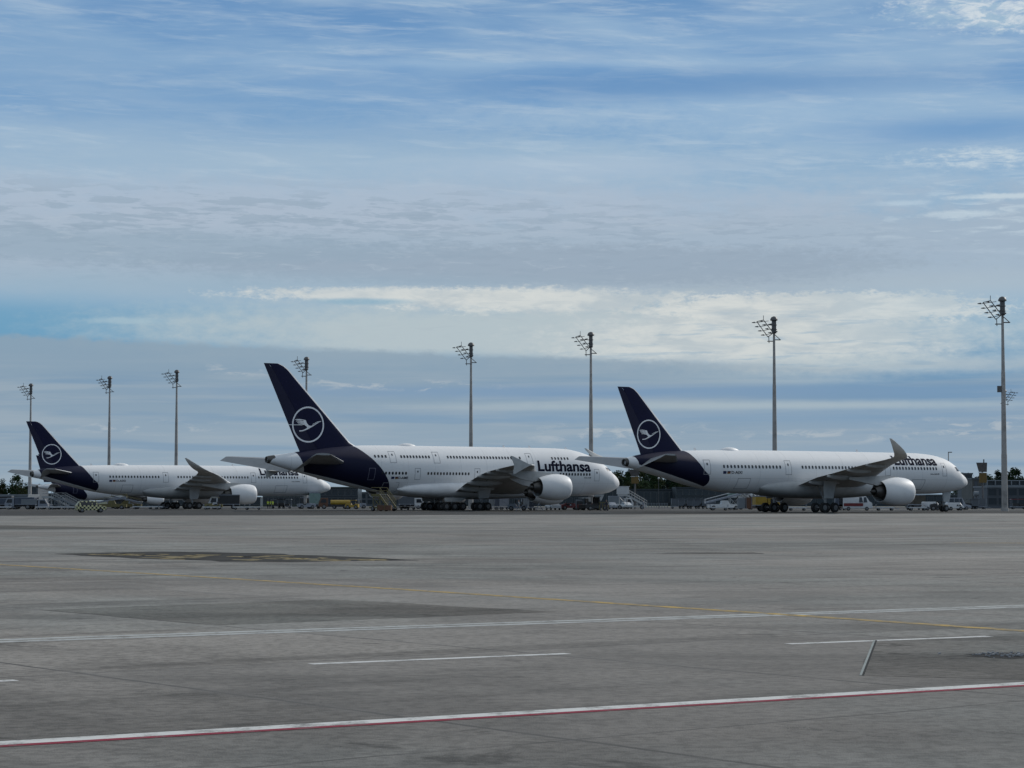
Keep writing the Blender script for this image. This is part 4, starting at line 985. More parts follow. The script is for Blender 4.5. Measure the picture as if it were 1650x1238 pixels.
def build_trees():
    protos = [tree_proto(1, 15, 9, 1), tree_proto(2, 17, 7.5, 0), tree_proto(3, 13, 10, 1), tree_proto(4, 16, 9.5, 1), tree_proto(5, 18, 7, 0), tree_proto(6, 14, 11, 1)]
    r = random.Random(3); spots = []
    def row(x0, x1, step, D, ytop0, ytop1, where):
        x = x0
        while x < x1:
            spots.append((x + r.uniform(-.3, .3) * step, D * r.uniform(.96, 1.05), r.uniform(ytop0, ytop1), where)); x += step
    row(-30, 70, 12, 800, 772, 785, 'L'); row(-20, 60, 17, 760, 780, 790, 'L')
    row(965, 1165, 9, 820, 753, 764, 'M'); row(960, 1170, 13, 770, 762, 774, 'M'); row(960, 1165, 16, 735, 772, 784, 'M')
    row(1550, 1690, 11, 820, 764, 774, 'R'); row(1545, 1690, 17, 770, 770, 780, 'R')
    spots += [(27, 745, 769, 'L'), (3, 745, 775, 'L'), (1608, 760, 760, 'R'), (1634, 760, 759, 'R'), (1562, 760, 765, 'R')]
    used = set()
    lab = {'L': 'dark green tree in the clump over the grey wall at the left edge', 'M': 'dark tree in the wood between the middle and right airliners', 'R': 'dark tree standing behind the grey building at the right edge'}
    grp = {'L': 'trees over the grey wall at the left edge', 'M': 'trees of the wood between the middle and right airliners', 'R': 'trees behind the grey building at the right edge'}
    for i, (px, D, yt, w) in enumerate(spots):
        k = i % 6; hgt = (15, 17, 13, 16, 18, 14)[k]
        o = protos[k] if k not in used else copy_tree(protos[k]); used.add(k)
        o.location = pix(px, D); s_ = ((807 - yt) / F * D + CAMH) / (hgt * .97)
        o.scale = (s_ * 1.05, s_ * 1.05, s_); o.rotation_euler.z = r.uniform(0, 6.28)
        o['label'] = lab[w]; o['group'] = grp[w]
    o = empty('tree', pix(0, 0)) if False else None
build_trees()
def hpx(y, D): return (807 - y) / F * D + CAMH
def box_px(mb, x0, x1, y0, y1, D, dep, m=0, o=(0, 0, 0)):
    """box spanning the sighted directions x0..x1 and heights y1..y0, front face at distance D"""
    mb.box((x0 - 825) / F * D - o[0], (x1 - 825) / F * D - o[0], D - o[1], D + dep - o[1], max(0, hpx(y1, D)), hpx(y0, D), m)
M_bdark = mat('facade_dark', (0.020, 0.028, 0.036), 0.35, 0, 0.15, 0.2, 0.0, 0.4)
M_bgrey = mat('facade_grey', (0.075, 0.088, 0.105), 0.6, 0, 0.12, 0.15)
M_bgrey2 = mat('facade_grey_pale', (0.16, 0.18, 0.20), 0.6, 0, 0.1, 0.15)
M_bgreen = mat('facade_green', (0.040, 0.055, 0.045), 0.6, 0, 0.15, 0.2)
M_frame = mat('window_frame_grey', (0.065, 0.075, 0.085), 0.5, 0, 0.1, 0.5)
def facade(name, x0, x1, ytop, D, dep, m, label, cols, rows, wm=M_glass, roof=None, wfrac=.7, base=0.12):
    cx = ((x0 + x1) / 2 - 825) / F * D; W = (x1 - x0) / F * D; Hh = hpx(ytop, D)
    root = empty('building', (cx, D, 0), 0, label, 'building')
    mb = MB(); mb.box(-W / 2, W / 2, 0, dep, 0, Hh); wl = mb.build('wall', m, root, 0)
    rb = MB(); rb.box(-W / 2 - .15, W / 2 + .15, -.25, dep + .15, Hh + .003, Hh + .38); rb.build('roof', roof or M_frame, root, 0)
    cw = W / cols; ch = Hh * (1 - base) / rows; pr = None
    for i in range(cols):
        for j in range(rows):
            loc = (-W / 2 + cw * (i + .5), -.03, Hh * base + ch * (j + .5))
            if pr is None:
                wb = MB(); a = cw * wfrac / 2; b = ch * .36
                wb.box(-a, a, -.02, .02, -b, b, 0); fw = min(.12, a * .2)
                for q in ((-a - fw, -a, -b - fw, b + fw), (a, a + fw, -b - fw, b + fw), (-a, a, -b - fw, -b), (-a, a, b, b + fw)): wb.box(q[0], q[1], -.06, .02, q[2], q[3], 1)
                pr = wb.build('window', [wm, M_frame], root, 0, loc=loc)
            else: o = pr.copy(); COL.objects.link(o); o.location = loc
    return root
def build_background():
    gl = mat('facade_glass', (0.018, 0.028, 0.038), 0.2, 0, 0.2, 0.3)
    facade('b', -40, 46, 799, 600, 14, M_bgrey2, 'long pale grey flat roofed hall at the left edge', 7, 1, M_bdark, M_bgrey2, .25)
    facade('b', 46, 62, 785, 615, 14, M_bgrey, 'narrow grey block behind the foot of the leftmost mast', 1, 3, gl)
    facade('b', 62, 130, 797, 640, 14, M_bdark, 'dark low building behind the white stairs on the left', 6, 2, gl)
    facade('b', 180, 420, 803, 660, 14, M_bdark, 'low dark building seen under the left airliner', 18, 1, gl)
    facade('b', 424, 500, 800, 620, 14, M_bgreen, 'dark green glazed hall with pale roof edge behind the left airliner nose', 9, 1, gl, M_bgrey2, .8)
    facade('b', 503, 577, 787, 600, 16, M_bdark, 'dark blue glazed building with green roof edge behind the yellow tractors', 7, 2, gl, M_bgreen, .8)
    facade('b', 580, 690, 795, 640, 16, M_bgrey, 'grey building behind the yellow steps at the double decker tail', 10, 2, gl)
    facade('b', 690, 965, 800, 660, 16, M_bdark, 'dark low building seen under the double decker wing', 20, 1, gl)
    facade('b', 967, 1088, 790, 700, 16, M_bdark, 'dark blue noise wall in front of the wood, left half', 12, 1, gl, M_bdark, .85)
    facade('b', 1089, 1205, 787, 680, 16, M_bdark, 'dark blue noise wall in front of the wood, right half', 11, 2, gl, M_bdark, .85)
    facade('b', 1206, 1560, 799, 660, 16, M_bdark, 'low dark building seen under the right airliner', 26, 1, gl)
    facade('b', 1553, 1566, 765, 520, 8, M_bgrey, 'narrow grey stair tower right of the right airliner nose', 1, 4, gl)
    facade('b', 1566, 1589, 773, 500, 12, mat('facade_taupe', (0.085, 0.085, 0.078), .6, 0, .1, .3), 'plain grey block left of the docking sign post', 2, 2, M_bgrey, None, .4)
    facade('b', 1590, 1720, 786, 480, 14, M_bgrey, 'long blue grey hall behind the nearest light mast', 8, 2, M_bdark, M_bgrey2, .8)
    # upper walkway with white band on the right hand hall
    D = 492; root = empty('walkway', ((1655 - 825) / F * D, D, 0), 0, 'covered walkway with pale rails above the right hand hall', 'walkway')
    W = 130 / F * D; z0 = hpx(786, 480) + .4; mb = MB(); mb.box(-W / 2, W / 2, 0, 3, z0, z0 + .22); mb.box(-W / 2, W / 2, 0, 3, z0 + 1.15, z0 + 1.35); mb.build('deck', M_bgrey2, root, 0)
    pb = MB(); 
    for i in range(11): pb.box(-W / 2 + W * i / 10 - .12, -W / 2 + W * i / 10 + .12, -.05, .2, z0 + .223, z0 + 1.147)
    pb.build('post_row', M_bgrey2, root, 0)
    gb = MB(); gb.box(-W / 2 + .1, W / 2 - .1, .5, 2.5, z0 + .223, z0 + 1.147); gb.build('glazing', M_bdark, root, 0)
    # low guard fence
    for x0, x1, lab in ((985, 1075, 'white tipped guard fence at the foot of the noise wall'), (1560, 1620, 'low pale guard fence left of the nearest mast')):
        D = 520; cx = ((x0 + x1) / 2 - 825) / F * D; W = (x1 - x0) / F * D; root = empty('guard_fence', (cx, D, 0), 0, lab, 'fence')
        rb = MB(); rb.box(-W / 2, W / 2, 0, .08, .85, .98); rb.box(-W / 2, W / 2, 0, .08, .45, .52); rb.build('rail', M_bgrey2, root, 0)
        n = 22; pp = None
        for i in range(n):
            loc = (-W / 2 + W * i / (n - 1), .14, 0)
            if pp is None: q = MB(); q.box(-.07, .07, -.05, .05, 0, 1.15); pp = q.build('post', M_bgrey2, root, 0, loc=loc)
            else: o = pp.copy(); COL.objects.link(o); o.location = loc
build_background()

# ------------------------------------------------------------------ ground equipment
def wheels(root, xs, ys, r, w=.25, n=18, name='wheel', hub=1):
    wb = MB(); wb.disc((0, 0, 0), r, w, n, 0, hub, .58); pr = None
    for x in xs:
        for y in ys:
            if pr is None: pr = wb.build(name, [M_tyre, M_hub], root, 40, loc=(x, y, r))
            else: o = pr.copy(); COL.objects.link(o); o.location = (x, y, r)
def shell(root, prof, W, m, name='body', taper=.0, zt=None):
    """vehicle body from a side profile, tucked in towards the roof"""
    mb = MB(); zmin = min(z for _, z in prof); zmax = max(z for _, z in prof); zt = zt or (zmin + (zmax - zmin) * .5)
    rings = []
    for f in (-1, -.96, .96, 1):
        k = .04 if abs(f) == 1 else 0.0
        cx = sum(x for x, _ in prof) / len(prof); cz = (zmin + zmax) / 2
        rings.append([(x + (cx - x) * k, f * (W / 2 - (taper * (z - zt) / (zmax - zt) if z > zt else 0)), z + (cz - z) * k) for x, z in prof])
    mb.loft(rings); return mb.build(name, m, root, 30)
def car(name, cat, px, D, rz, m, label, L_=4.5, W=1.85, H=1.6, style='wagon', group=None, gm=M_glass):
    root = empty(name, pix(px, D), rz, label, cat, group); h = L_ / 2; c = .28
    if style == 'wagon': prof = [(-h, .45), (-h, .95), (-h + .1, 1.05), (-h + .45, H - .06), (-h + .8, H), (h * .18, H), (h * .30, H - .05), (h * .55, 1.02), (h * .97, .85), (h, .72), (h, .35), (-h + .1, .30)]
    elif style == 'pickup': prof = [(-h, .50), (-h, 1.05), (-h * .18, 1.05), (-h * .12, H - .05), (h * .28, H), (h * .50, 1.08), (h * .97, .98), (h, .8), (h, .42), (-h + .1, .38)]
    else: prof = [(-h, .45), (-h, H - .15), (-h + .12, H), (h * .55, H), (h * .80, H * .62), (h * .97, H * .52), (h, H * .42), (h, .38), (-h + .1, .34)]
    b = shell(root, prof, W, m, 'body', .18, H * .55)
    z0, z1 = (1.06, H - .14) if style != 'van' else (H * .56, H - .25)
    segs = {'wagon': [(-h * .72, -h * .36), (-h * .32, h * .02), (h * .06, h * .34)], 'pickup': [(-h * .08, h * .12), (h * .15, h * .36)], 'van': [(h * .10, h * .36), (h * .40, h * .66)]}[style]
    for a0, a1 in segs:
        for sg in (-1, 1):
            y0 = sg * (W / 2 - .035); y1 = sg * (W / 2 - .165); wb = MB(); tp = .72 if a1 > h * .3 else 1.0
            wb.loft([[(a0, y0 + sg * .05, z0), (a1, y0 + sg * .05, z0), (a0 + (a1 - a0) * tp, y1 + sg * .05, z1), (a0 + .05, y1 + sg * .05, z1)], [(a0, y0 - sg * .02, z0), (a1, y0 - sg * .02, z0), (a0 + (a1 - a0) * tp, y1 - sg * .02, z1), (a0 + .05, y1 - sg * .02, z1)]])
            wb.build('window', gm, b, 0)
    wheels(root, (-h * .62, h * .62), (-W / 2 + .1, W / 2 - .1), .33, .22)
    for sg in (-1, 1):
        q = MB(); q.box(h - .08, h + .015, sg * (W / 2 - .38) - .16, sg * (W / 2 - .38) + .16, .62, .78); q.build('headlight', M_lamp, root, 0)
        q = MB(); q.box(-h - .015, -h + .06, sg * (W / 2 - .22) - .1, sg * (W / 2 - .22) + .1, .75, .98); q.build('tail_light', M_red, root, 0)
    return root, b
def checker_mat():
    m = bpy.data.materials.new('checker_paint'); m.use_nodes = True; nt = m.node_tree; g = NT(nt); b = nt.nodes['Principled BSDF']
    tc = g.new('ShaderNodeTexCoord'); ck = g.new('ShaderNodeTexChecker'); g.plug(ck.inputs['Vector'], g.xyz(*[g.add(q, .013) for q in g.sep(tc.outputs['Object'])]))
    ck.inputs['Scale'].default_value = 3.6; ck.inputs['Color1'].default_value = (.60, .57, .30, 1); ck.inputs['Color2'].default_value = (.012, .012, .012, 1)
    nt.links.new(ck.outputs[0], b.inputs['Base Color']); b.inputs['Roughness'].default_value = .45; return m
def stairs(px, D, rz, label, m, top_z=4.8, run=6.5, canopy=None, chassis=True, cat='passenger stairs', name='passenger_stairs'):
    root = empty(name, pix(px, D), rz, label, cat); W = 1.7
    mb = MB()
    for sg in (-1, 1):
        y = sg * W / 2
        mb.loft([[(run, y - .05, .35), (run, y + .05, .35), (run, y + .05, .75), (run, y - .05, .75)], [(0, y - .05, top_z - .35), (0, y + .05, top_z - .35), (0, y + .05, top_z + .05), (0, y - .05, top_z + .05)], [(-1.8, y - .05, top_z - .35), (-1.8, y + .05, top_z - .35), (-1.8, y + .05, top_z + .05), (-1.8, y - .05, top_z + .05)]])
    mb.build('side_beam', m, root, 0)
    sb = MB(); n = int(top_z / .2)
    for i in range(n):
        t = i / n; sb.box(run * (1 - t) - run / n * 1.1, run * (1 - t), -W / 2 + .06, W / 2 - .06, .45 + (top_z - .45) * t, .5 + (top_z - .45) * t)
    sb.box(-1.8, 0, -W / 2 + .06, W / 2 - .06, top_z - .1, top_z)
    sb.build('steps', M_vgrey, root, 0)
    hb = MB()
    for sg in (-1, 1):
        y = sg * W / 2
        for dz in (.55, 1.05): hb.tube([(run, y, .6 + dz), (0, y, top_z + dz), (-1.8, y, top_z + dz)], .045, 5)
        for i in range(9):
            t = i / 8; x = run * (1 - t); z = .6 + (top_z - .6) * t; hb.tube([(x, y, z), (x, y, z + 1.05)], .03, 4)
    hb.build('handrail', m, root, 0)
    for sg in (-1, 1):
        fb = MB(); y = sg * W / 2 * .9; fb.tube([(-1.5, y, .62), (run * .5, y, .62)], .05, 5)
        fb.tube([(0, y, .6), (0, y, top_z - .3)], .07, 5); fb.tube([(-1.5, y, .6), (-1.5, y, top_z - .3)], .07, 5); fb.tube([(0, y, .7), (-1.5, y, top_z - .5)], .05, 5); fb.tube([(0, y, top_z - .5), (-1.5, y, .7)], .05, 5); fb.tube([(run * .5, y, .6), (run * .5, y, top_z * .5)], .06, 5)
        fb.build('support_frame', m, root, 0)
    if canopy:
        cb = MB(); cb.box(-2.0, .4, -W / 2 - .1, -W / 2 - .04, top_z + .05, top_z + 1.5); cb.box(-2.0, .4, W / 2 + .04, W / 2 + .1, top_z + .05, top_z + 1.5); cb.box(-2.1, .5, -W / 2 - .15, W / 2 + .15, top_z + 1.503, top_z + 1.6); cb.build('canopy', canopy, root, 0)
    if chassis:
        q = MB(); q.box(-2.2, run * .9, -.95, .95, .42, .70); q.build('chassis', m, root, 0)
        wheels(root, (-1.4, run * .75), (-.9, .9), .4, .28)
    return root
def truck(px, D, rz, label, cab, boxm, L_=7, W=2.4, ch=2.3, bh=3.1, b0=-.5, b1=.38, bz=.95, name='truck', cat='truck', stripe=None):
    root = empty(name, pix(px, D), rz, label, cat); h = L_ / 2
    q = MB(); q.box(-h, h - .1, -W / 2 + .3, W / 2 - .3, .55, .9); q.build('chassis', M_dark, root, 0)
    prof = [(h - 1.9, .5), (h - 1.9, ch), (h - .5, ch), (h - .08, ch * .62), (h, ch * .55), (h, .45)]
    c = shell(root, prof, W, cab, 'cab', .08)
    for sg in (-1, 1):
        w = MB(); y = sg * (W / 2 + .005); w.loft([[(h - 1.5, y - .02, ch * .58), (h - .35, y - .02, ch * .58), (h - .65, y - .02, ch * .9), (h - 1.5, y - .02, ch * .9)], [(h - 1.5, y + .02, ch * .58), (h - .35, y + .02, ch * .58), (h - .65, y + .02, ch * .9), (h - 1.5, y + .02, ch * .9)]]); w.build('window', M_glass, c, 0)
    w = MB(); w.loft([[(h - .06, -W / 2 + .2, ch * .64), (h - .06, W / 2 - .2, ch * .64), (h - .44, W / 2 - .22, ch * .95), (h - .44, -W / 2 + .22, ch * .95)], [(h - .01, -W / 2 + .2, ch * .64), (h - .01, W / 2 - .2, ch * .64), (h - .39, W / 2 - .22, ch * .95), (h - .39, -W / 2 + .22, ch * .95)]]); w.build('windscreen', M_glass, c, 0)
    if boxm:
        b = MB(); b.box(-h, h - 2.05, -W / 2, W / 2, bz, bh); bo = b.build('load_box', boxm, root, 0)
        b = MB(); b.box(-h - .02, h - 2.03, -W / 2 - .02, W / 2 + .02, bh * .97, bh + .05); b.box(-h - .02, h - 2.03, -W / 2 - .02, W / 2 + .02, bz - .05, bz + .08); b.build('edge_trim', M_vgrey, bo, 0)
        if stripe: b = MB(); b.box(-h + .5, h - 2.5, -W / 2 - .025, W / 2 + .025, bz + .5, bz + 1.15); b.build('side_stripe', stripe, bo, 0)
    wheels(root, (-h + 1.2, h - 1.1), (-W / 2 + .16, W / 2 - .16), .48, .3)
    for sg in (-1, 1): q = MB(); q.box(h - .02, h + .03, sg * .85 - .15, sg * .85 + .15, .7, .88); q.build('headlight', M_lamp, root, 0)
    return root
def belt_loader(px, D, rz, label, m, L_=8, up=2.6):
    root = empty('belt_loader', pix(px, D), rz, label, 'belt loader')
    prof = [(-3, .4), (-3, 1.0), (-.6, 1.05), (-.4, 1.7), (.6, 1.7), (.9, 1.05), (3, .95), (3, .4)]
    shell(root, prof, 1.9, m, 'body', .05); b = MB()
    b.loft([[(-L_ / 2, -.5, 1.1), (-L_ / 2, .5, 1.1), (-L_ / 2, .5, 1.4), (-L_ / 2, -.5, 1.4)], [(L_ / 2, -.5, up), (L_ / 2, .5, up), (L_ / 2, .5, up + .3), (L_ / 2, -.5, up + .3)]]); b.build('conveyor', M_vgrey, root, 0)
    r = MB()
    for sg in (-1, 1): r.tube([(-L_ / 2, sg * .6, 1.9), (L_ / 2, sg * .6, up + .8)], .04, 5); r.tube([(-L_ / 2, sg * .6, 1.2), (-L_ / 2, sg * .6, 1.9)], .04, 5); r.tube([(L_ / 2, sg * .6, up), (L_ / 2, sg * .6, up + .8)], .04, 5)
    r.build('side_rail', m, root, 0); s_ = MB(); s_.tube([(1.5, 0, .9), (2.6, 0, up * .85)], .1, 6); s_.build('lift_strut', M_dark, root, 0)
    wheels(root, (-2.1, 2.1), (-.85, .85), .4, .26); return root
def tractor(px, D, rz, label, m, L_=3.4, H=1.9, W=1.7, name='tow_tractor', cat='tow tractor', roofm=None):
    root = empty(name, pix(px, D), rz, label, cat); h = L_ / 2
    shell(root, [(-h, .35), (-h, 1.0), (-h * .55, 1.05), (-h * .45, .8), (h * .1, .8), (h * .2, 1.2), (h * .9, 1.1), (h, .95), (h, .35)], W, m, 'body', .04)
    c = MB()
    for x in (-h * .5, h * .18):
        for sg in (-1, 1): c.tube([(x, sg * (W / 2 - .1), .9), (x, sg * (W / 2 - .14), H)], .05, 5)
    c.build('cab_frame', M_dark, root, 0); r = MB(); r.box(-h * .6, h * .3, -W / 2 + .02, W / 2 - .02, H, H + .1); r.build('cab_roof', roofm or m, root, 0)
    g_ = MB(); g_.loft([[(h * .2, -W / 2 + .15, 1.2), (h * .2, W / 2 - .15, 1.2), (h * .17, W / 2 - .15, H - .02), (h * .17, -W / 2 + .15, H - .02)], [(h * .24, -W / 2 + .15, 1.2), (h * .24, W / 2 - .15, 1.2), (h * .21, W / 2 - .15, H - .02), (h * .21, -W / 2 + .15, H - .02)]]); g_.build('windscreen', M_glass, root, 0)
    s_ = MB(); s_.box(-h * .42, -h * .1, -.5, .5, .803, 1.05); s_.box(-h * .45, -h * .38, -.5, .5, 1.053, 1.5); s_.build('seat', M_dark, root, 0)
    wheels(root, (-h * .62, h * .62), (-W / 2 + .12, W / 2 - .12), .40, .26); return root
def cart(px, D, rz, label, m, load=None, group='baggage carts and dollies on the stands', lw=3.0):
    root = empty('baggage_cart', pix(px, D), rz, label, 'cart', group)
    b = MB(); b.box(-lw / 2, lw / 2, -.75, .75, .42, .55); b.tube([(lw / 2, 0, .45), (lw / 2 + .9, 0, .3)], .05, 5); b.build('platform', M_vgrey, root, 0)
    if load == 'roof':
        c = MB()
        for x in (-lw / 2 + .05, lw / 2 - .05):
            for y in (-.7, .7): c.tube([(x, y, .5), (x, y, 1.9)], .04, 4)
        c.build('frame', M_vgrey, root, 0); r = MB(); r.prism([(-lw / 2 - .1, 1.9), (-lw / 2, 2.0), (lw / 2, 2.0), (lw / 2 + .1, 1.9)], -.85, .85); r.build('roof', m, root, 0)
        q = MB(); q.box(-lw / 2 + .3, -.05, -.55, .55, .553, 1.2); q.box(.1, lw / 2 - .4, -.5, .5, .553, 1.0); q.build('baggage', M_dark, root, 0)
    elif load == 'uld':
        r = MB(); r.prism([(-lw / 2 + .1, .6), (-lw / 2 + .1, 2.1), (lw / 2 - .1, 2.1), (lw / 2 - .1, 1.1), (lw / 2 - .5, .6)], -.72, .72); u = r.build('container', m, root, 0)
        q = MB()
        for x in (-lw / 2 + .1, 0, lw / 2 - .16): q.box(x, x + .06, -.76, -.72, 1.0, 2.12)
        q.build('container_edge', M_vgrey, u, 0)
    else:
        for x in (-lw / 2, lw / 2):
            q = MB(); q.tube([(x, -.7, .5), (x, -.7, .95), (x, .7, .95), (x, .7, .5)], .035, 5); q.build('end_rail', M_vgrey, root, 0)
        q = MB(); q.box(-lw / 2, lw / 2, -.77, -.753, .40, .60); q.build('side_board', m, root, 0)
    wheels(root, (-lw / 2 + .4, lw / 2 - .4), (-.62, .62), .22, .14, 14); return root

def person(px, D, rz, label, vest=True, stride=.25, arm=.2, trousers=None):
    """one continuous skinned body; vest and hair are children"""
    root = empty('person', pix(px, D), rz, label, 'person')
    J = {'pel': (0, 0, .95, .145), 'wst': (0, 0, 1.10, .135), 'chs': (.01, 0, 1.32, .165), 'nk0': (.01, 0, 1.48, .075), 'nk': (.02, 0, 1.54, .058), 'hd0': (.03, 0, 1.60, .085), 'hd': (.03, 0, 1.67, .098), 'hdt': (.02, 0, 1.75, .07)}
    Ed = [('pel', 'wst'), ('wst', 'chs'), ('chs', 'nk0'), ('nk0', 'nk'), ('nk', 'hd0'), ('hd0', 'hd'), ('hd', 'hdt')]
    for s_, sg in (('l', 1), ('r', -1)):
        f = stride * sg
        J.update({'hp' + s_: (0, .10 * sg, .90, .10), 'kn' + s_: (f * .55 + .03, .10 * sg, .50, .066), 'an' + s_: (f * 1.1 - .02, .10 * sg, .09, .045), 'to' + s_: (f * 1.1 + .15, .115 * sg, .045, .035)})
        Ed += [('pel', 'hp' + s_), ('hp' + s_, 'kn' + s_), ('kn' + s_, 'an' + s_), ('an' + s_, 'to' + s_)]
        g_ = -arm * sg
        J.update({'sh' + s_: (.0, .19 * sg, 1.43, .072), 'el' + s_: (g_ * .5 - .02, .25 * sg, 1.14, .048), 'wr' + s_: (g_ + .06, .24 * sg, .90, .033), 'ha' + s_: (g_ + .09, .235 * sg, .82, .034)})
        Ed += [('chs', 'sh' + s_), ('sh' + s_, 'el' + s_), ('el' + s_, 'wr' + s_), ('wr' + s_, 'ha' + s_)]
        for k, (dx, dy, l) in enumerate(((.035, .0, .085), (.015, .0, .095), (-.005, .0, .09), (-.022, .0, .075))):
            J['f%d' % k + s_] = (g_ + .09 + dx * 1.1, .235 * sg, .82 - l, .009); Ed.append(('ha' + s_, 'f%d' % k + s_))
        J['th' + s_] = (g_ + .15, .225 * sg, .80, .010); Ed.append(('ha' + s_, 'th' + s_))
    # nose
    J['ns'] = (.145, 0, 1.655, .014); Ed.append(('hd', 'ns'))
    ks = list(J); me = bpy.data.meshes.new('body'); me.from_pydata([J[k][:3] for k in ks], [(ks.index(a), ks.index(b)) for a, b in Ed], [])
    o = bpy.data.objects.new('tmp', me); COL.objects.link(o); sk = o.modifiers.new('s', 'SKIN'); o.modifiers.new('u', 'SUBSURF').levels = 1
    lay = me.skin_vertices[0] if me.skin_vertices else None
    if lay is None:
        bm = bmesh.new(); bm.from_mesh(me); bm.verts.layers.skin.verify(); bm.to_mesh(me); bm.free(); lay = me.skin_vertices[0]
    for i, k in enumerate(ks): lay.data[i].radius = (J[k][3], J[k][3] * (1.15 if k in ('chs', 'wst', 'pel') else 1.0)); lay.data[i].use_root = (k == 'pel')
    dg = bpy.context.evaluated_depsgraph_get(); m2 = bpy.data.meshes.new_from_object(o.evaluated_get(dg)); bpy.data.objects.remove(o)
    m2.materials.clear(); m2.materials.append(trousers or M_cloth); m2.materials.append(M_skin)
    for p_ in m2.polygons:
        c = p_.center; p_.use_smooth = True
        p_.material_index = 1 if c.z > 1.52 or (c.z < .89 and abs(c.y) > .19) else 0
    body = bpy.data.objects.new('body', m2); COL.objects.link(body); body.parent = root
    h = MB(); h.loft([[(.015 + r * 1.05 * math.cos(2 * math.pi * k / 14), r * math.sin(2 * math.pi * k / 14), z) for k in range(14)] for z, r in ((1.69, .112), (1.74, .108), (1.79, .085), (1.82, .03))]); h.build('hair', M_hair, root, 50)
    if vest:
        v = MB(); v.loft([[(.008 + a * math.cos(2 * math.pi * k / 18), b * math.sin(2 * math.pi * k / 18), z) for k in range(18)] for z, a, b in ((.92, .175, .20), (1.1, .165, .19), (1.32, .195, .235), (1.44, .15, .225), (1.50, .09, .12))]); v.build('safety_vest', M_hivis, root, 50)
        t = MB(); t.loft([[(.008 + a * math.cos(2 * math.pi * k / 18), b * math.sin(2 * math.pi * k / 18), z) for k in range(18)] for z, a, b in ((1.08, .172, .197), (1.13, .173, .199))], 0, False, False); t.build('reflective_band', M_lamp, root, 50)
    return root
def sign_post(px, D, top_y, label, h0, cat='docking sign', name='docking_sign', lean=True, sy=1.0):
    root = empty(name, pix(px, D), 0, label, cat); H = hpx(top_y, D)
    p_ = MB(); p_.tube([(0, .3, 0), (0, .3, H - .2)], .17, 8); p_.build('post', M_dsteel, root, 40)
    u = MB(); a = H - 1.0
    u.loft([[(-.75, -.25, H - h0 * .48), (.75, -.25, H - h0 * .48), (.75, .12, H - h0 * .48), (-.75, .12, H - h0 * .48)], [(-1.25, -.6, H - .1), (.75, -.6, H - .1), (.75, .12, H - .1), (-1.25, .12, H - .1)]])
    u.build('display_hood', M_dsteel, root, 0)
    w = MB(); w.box(-.9, .0, -.34, -.05, H - h0 * .50 - .12, H - h0 * .50); w.build('shelf', M_vwhite, root, 0)
    y = MB(); y.box(-.72, .72, -.25, .1, H - h0, H - h0 * .52); y.build('stand_number_box', mat('sign_ochre', (.13, .08, .015), .6, 0, .15, 2), root, 0)
    n = MB(); n.box(.1, .3, -.2, .0, H - .1, H + .55); n.build('camera', M_dsteel, root, 0); return root
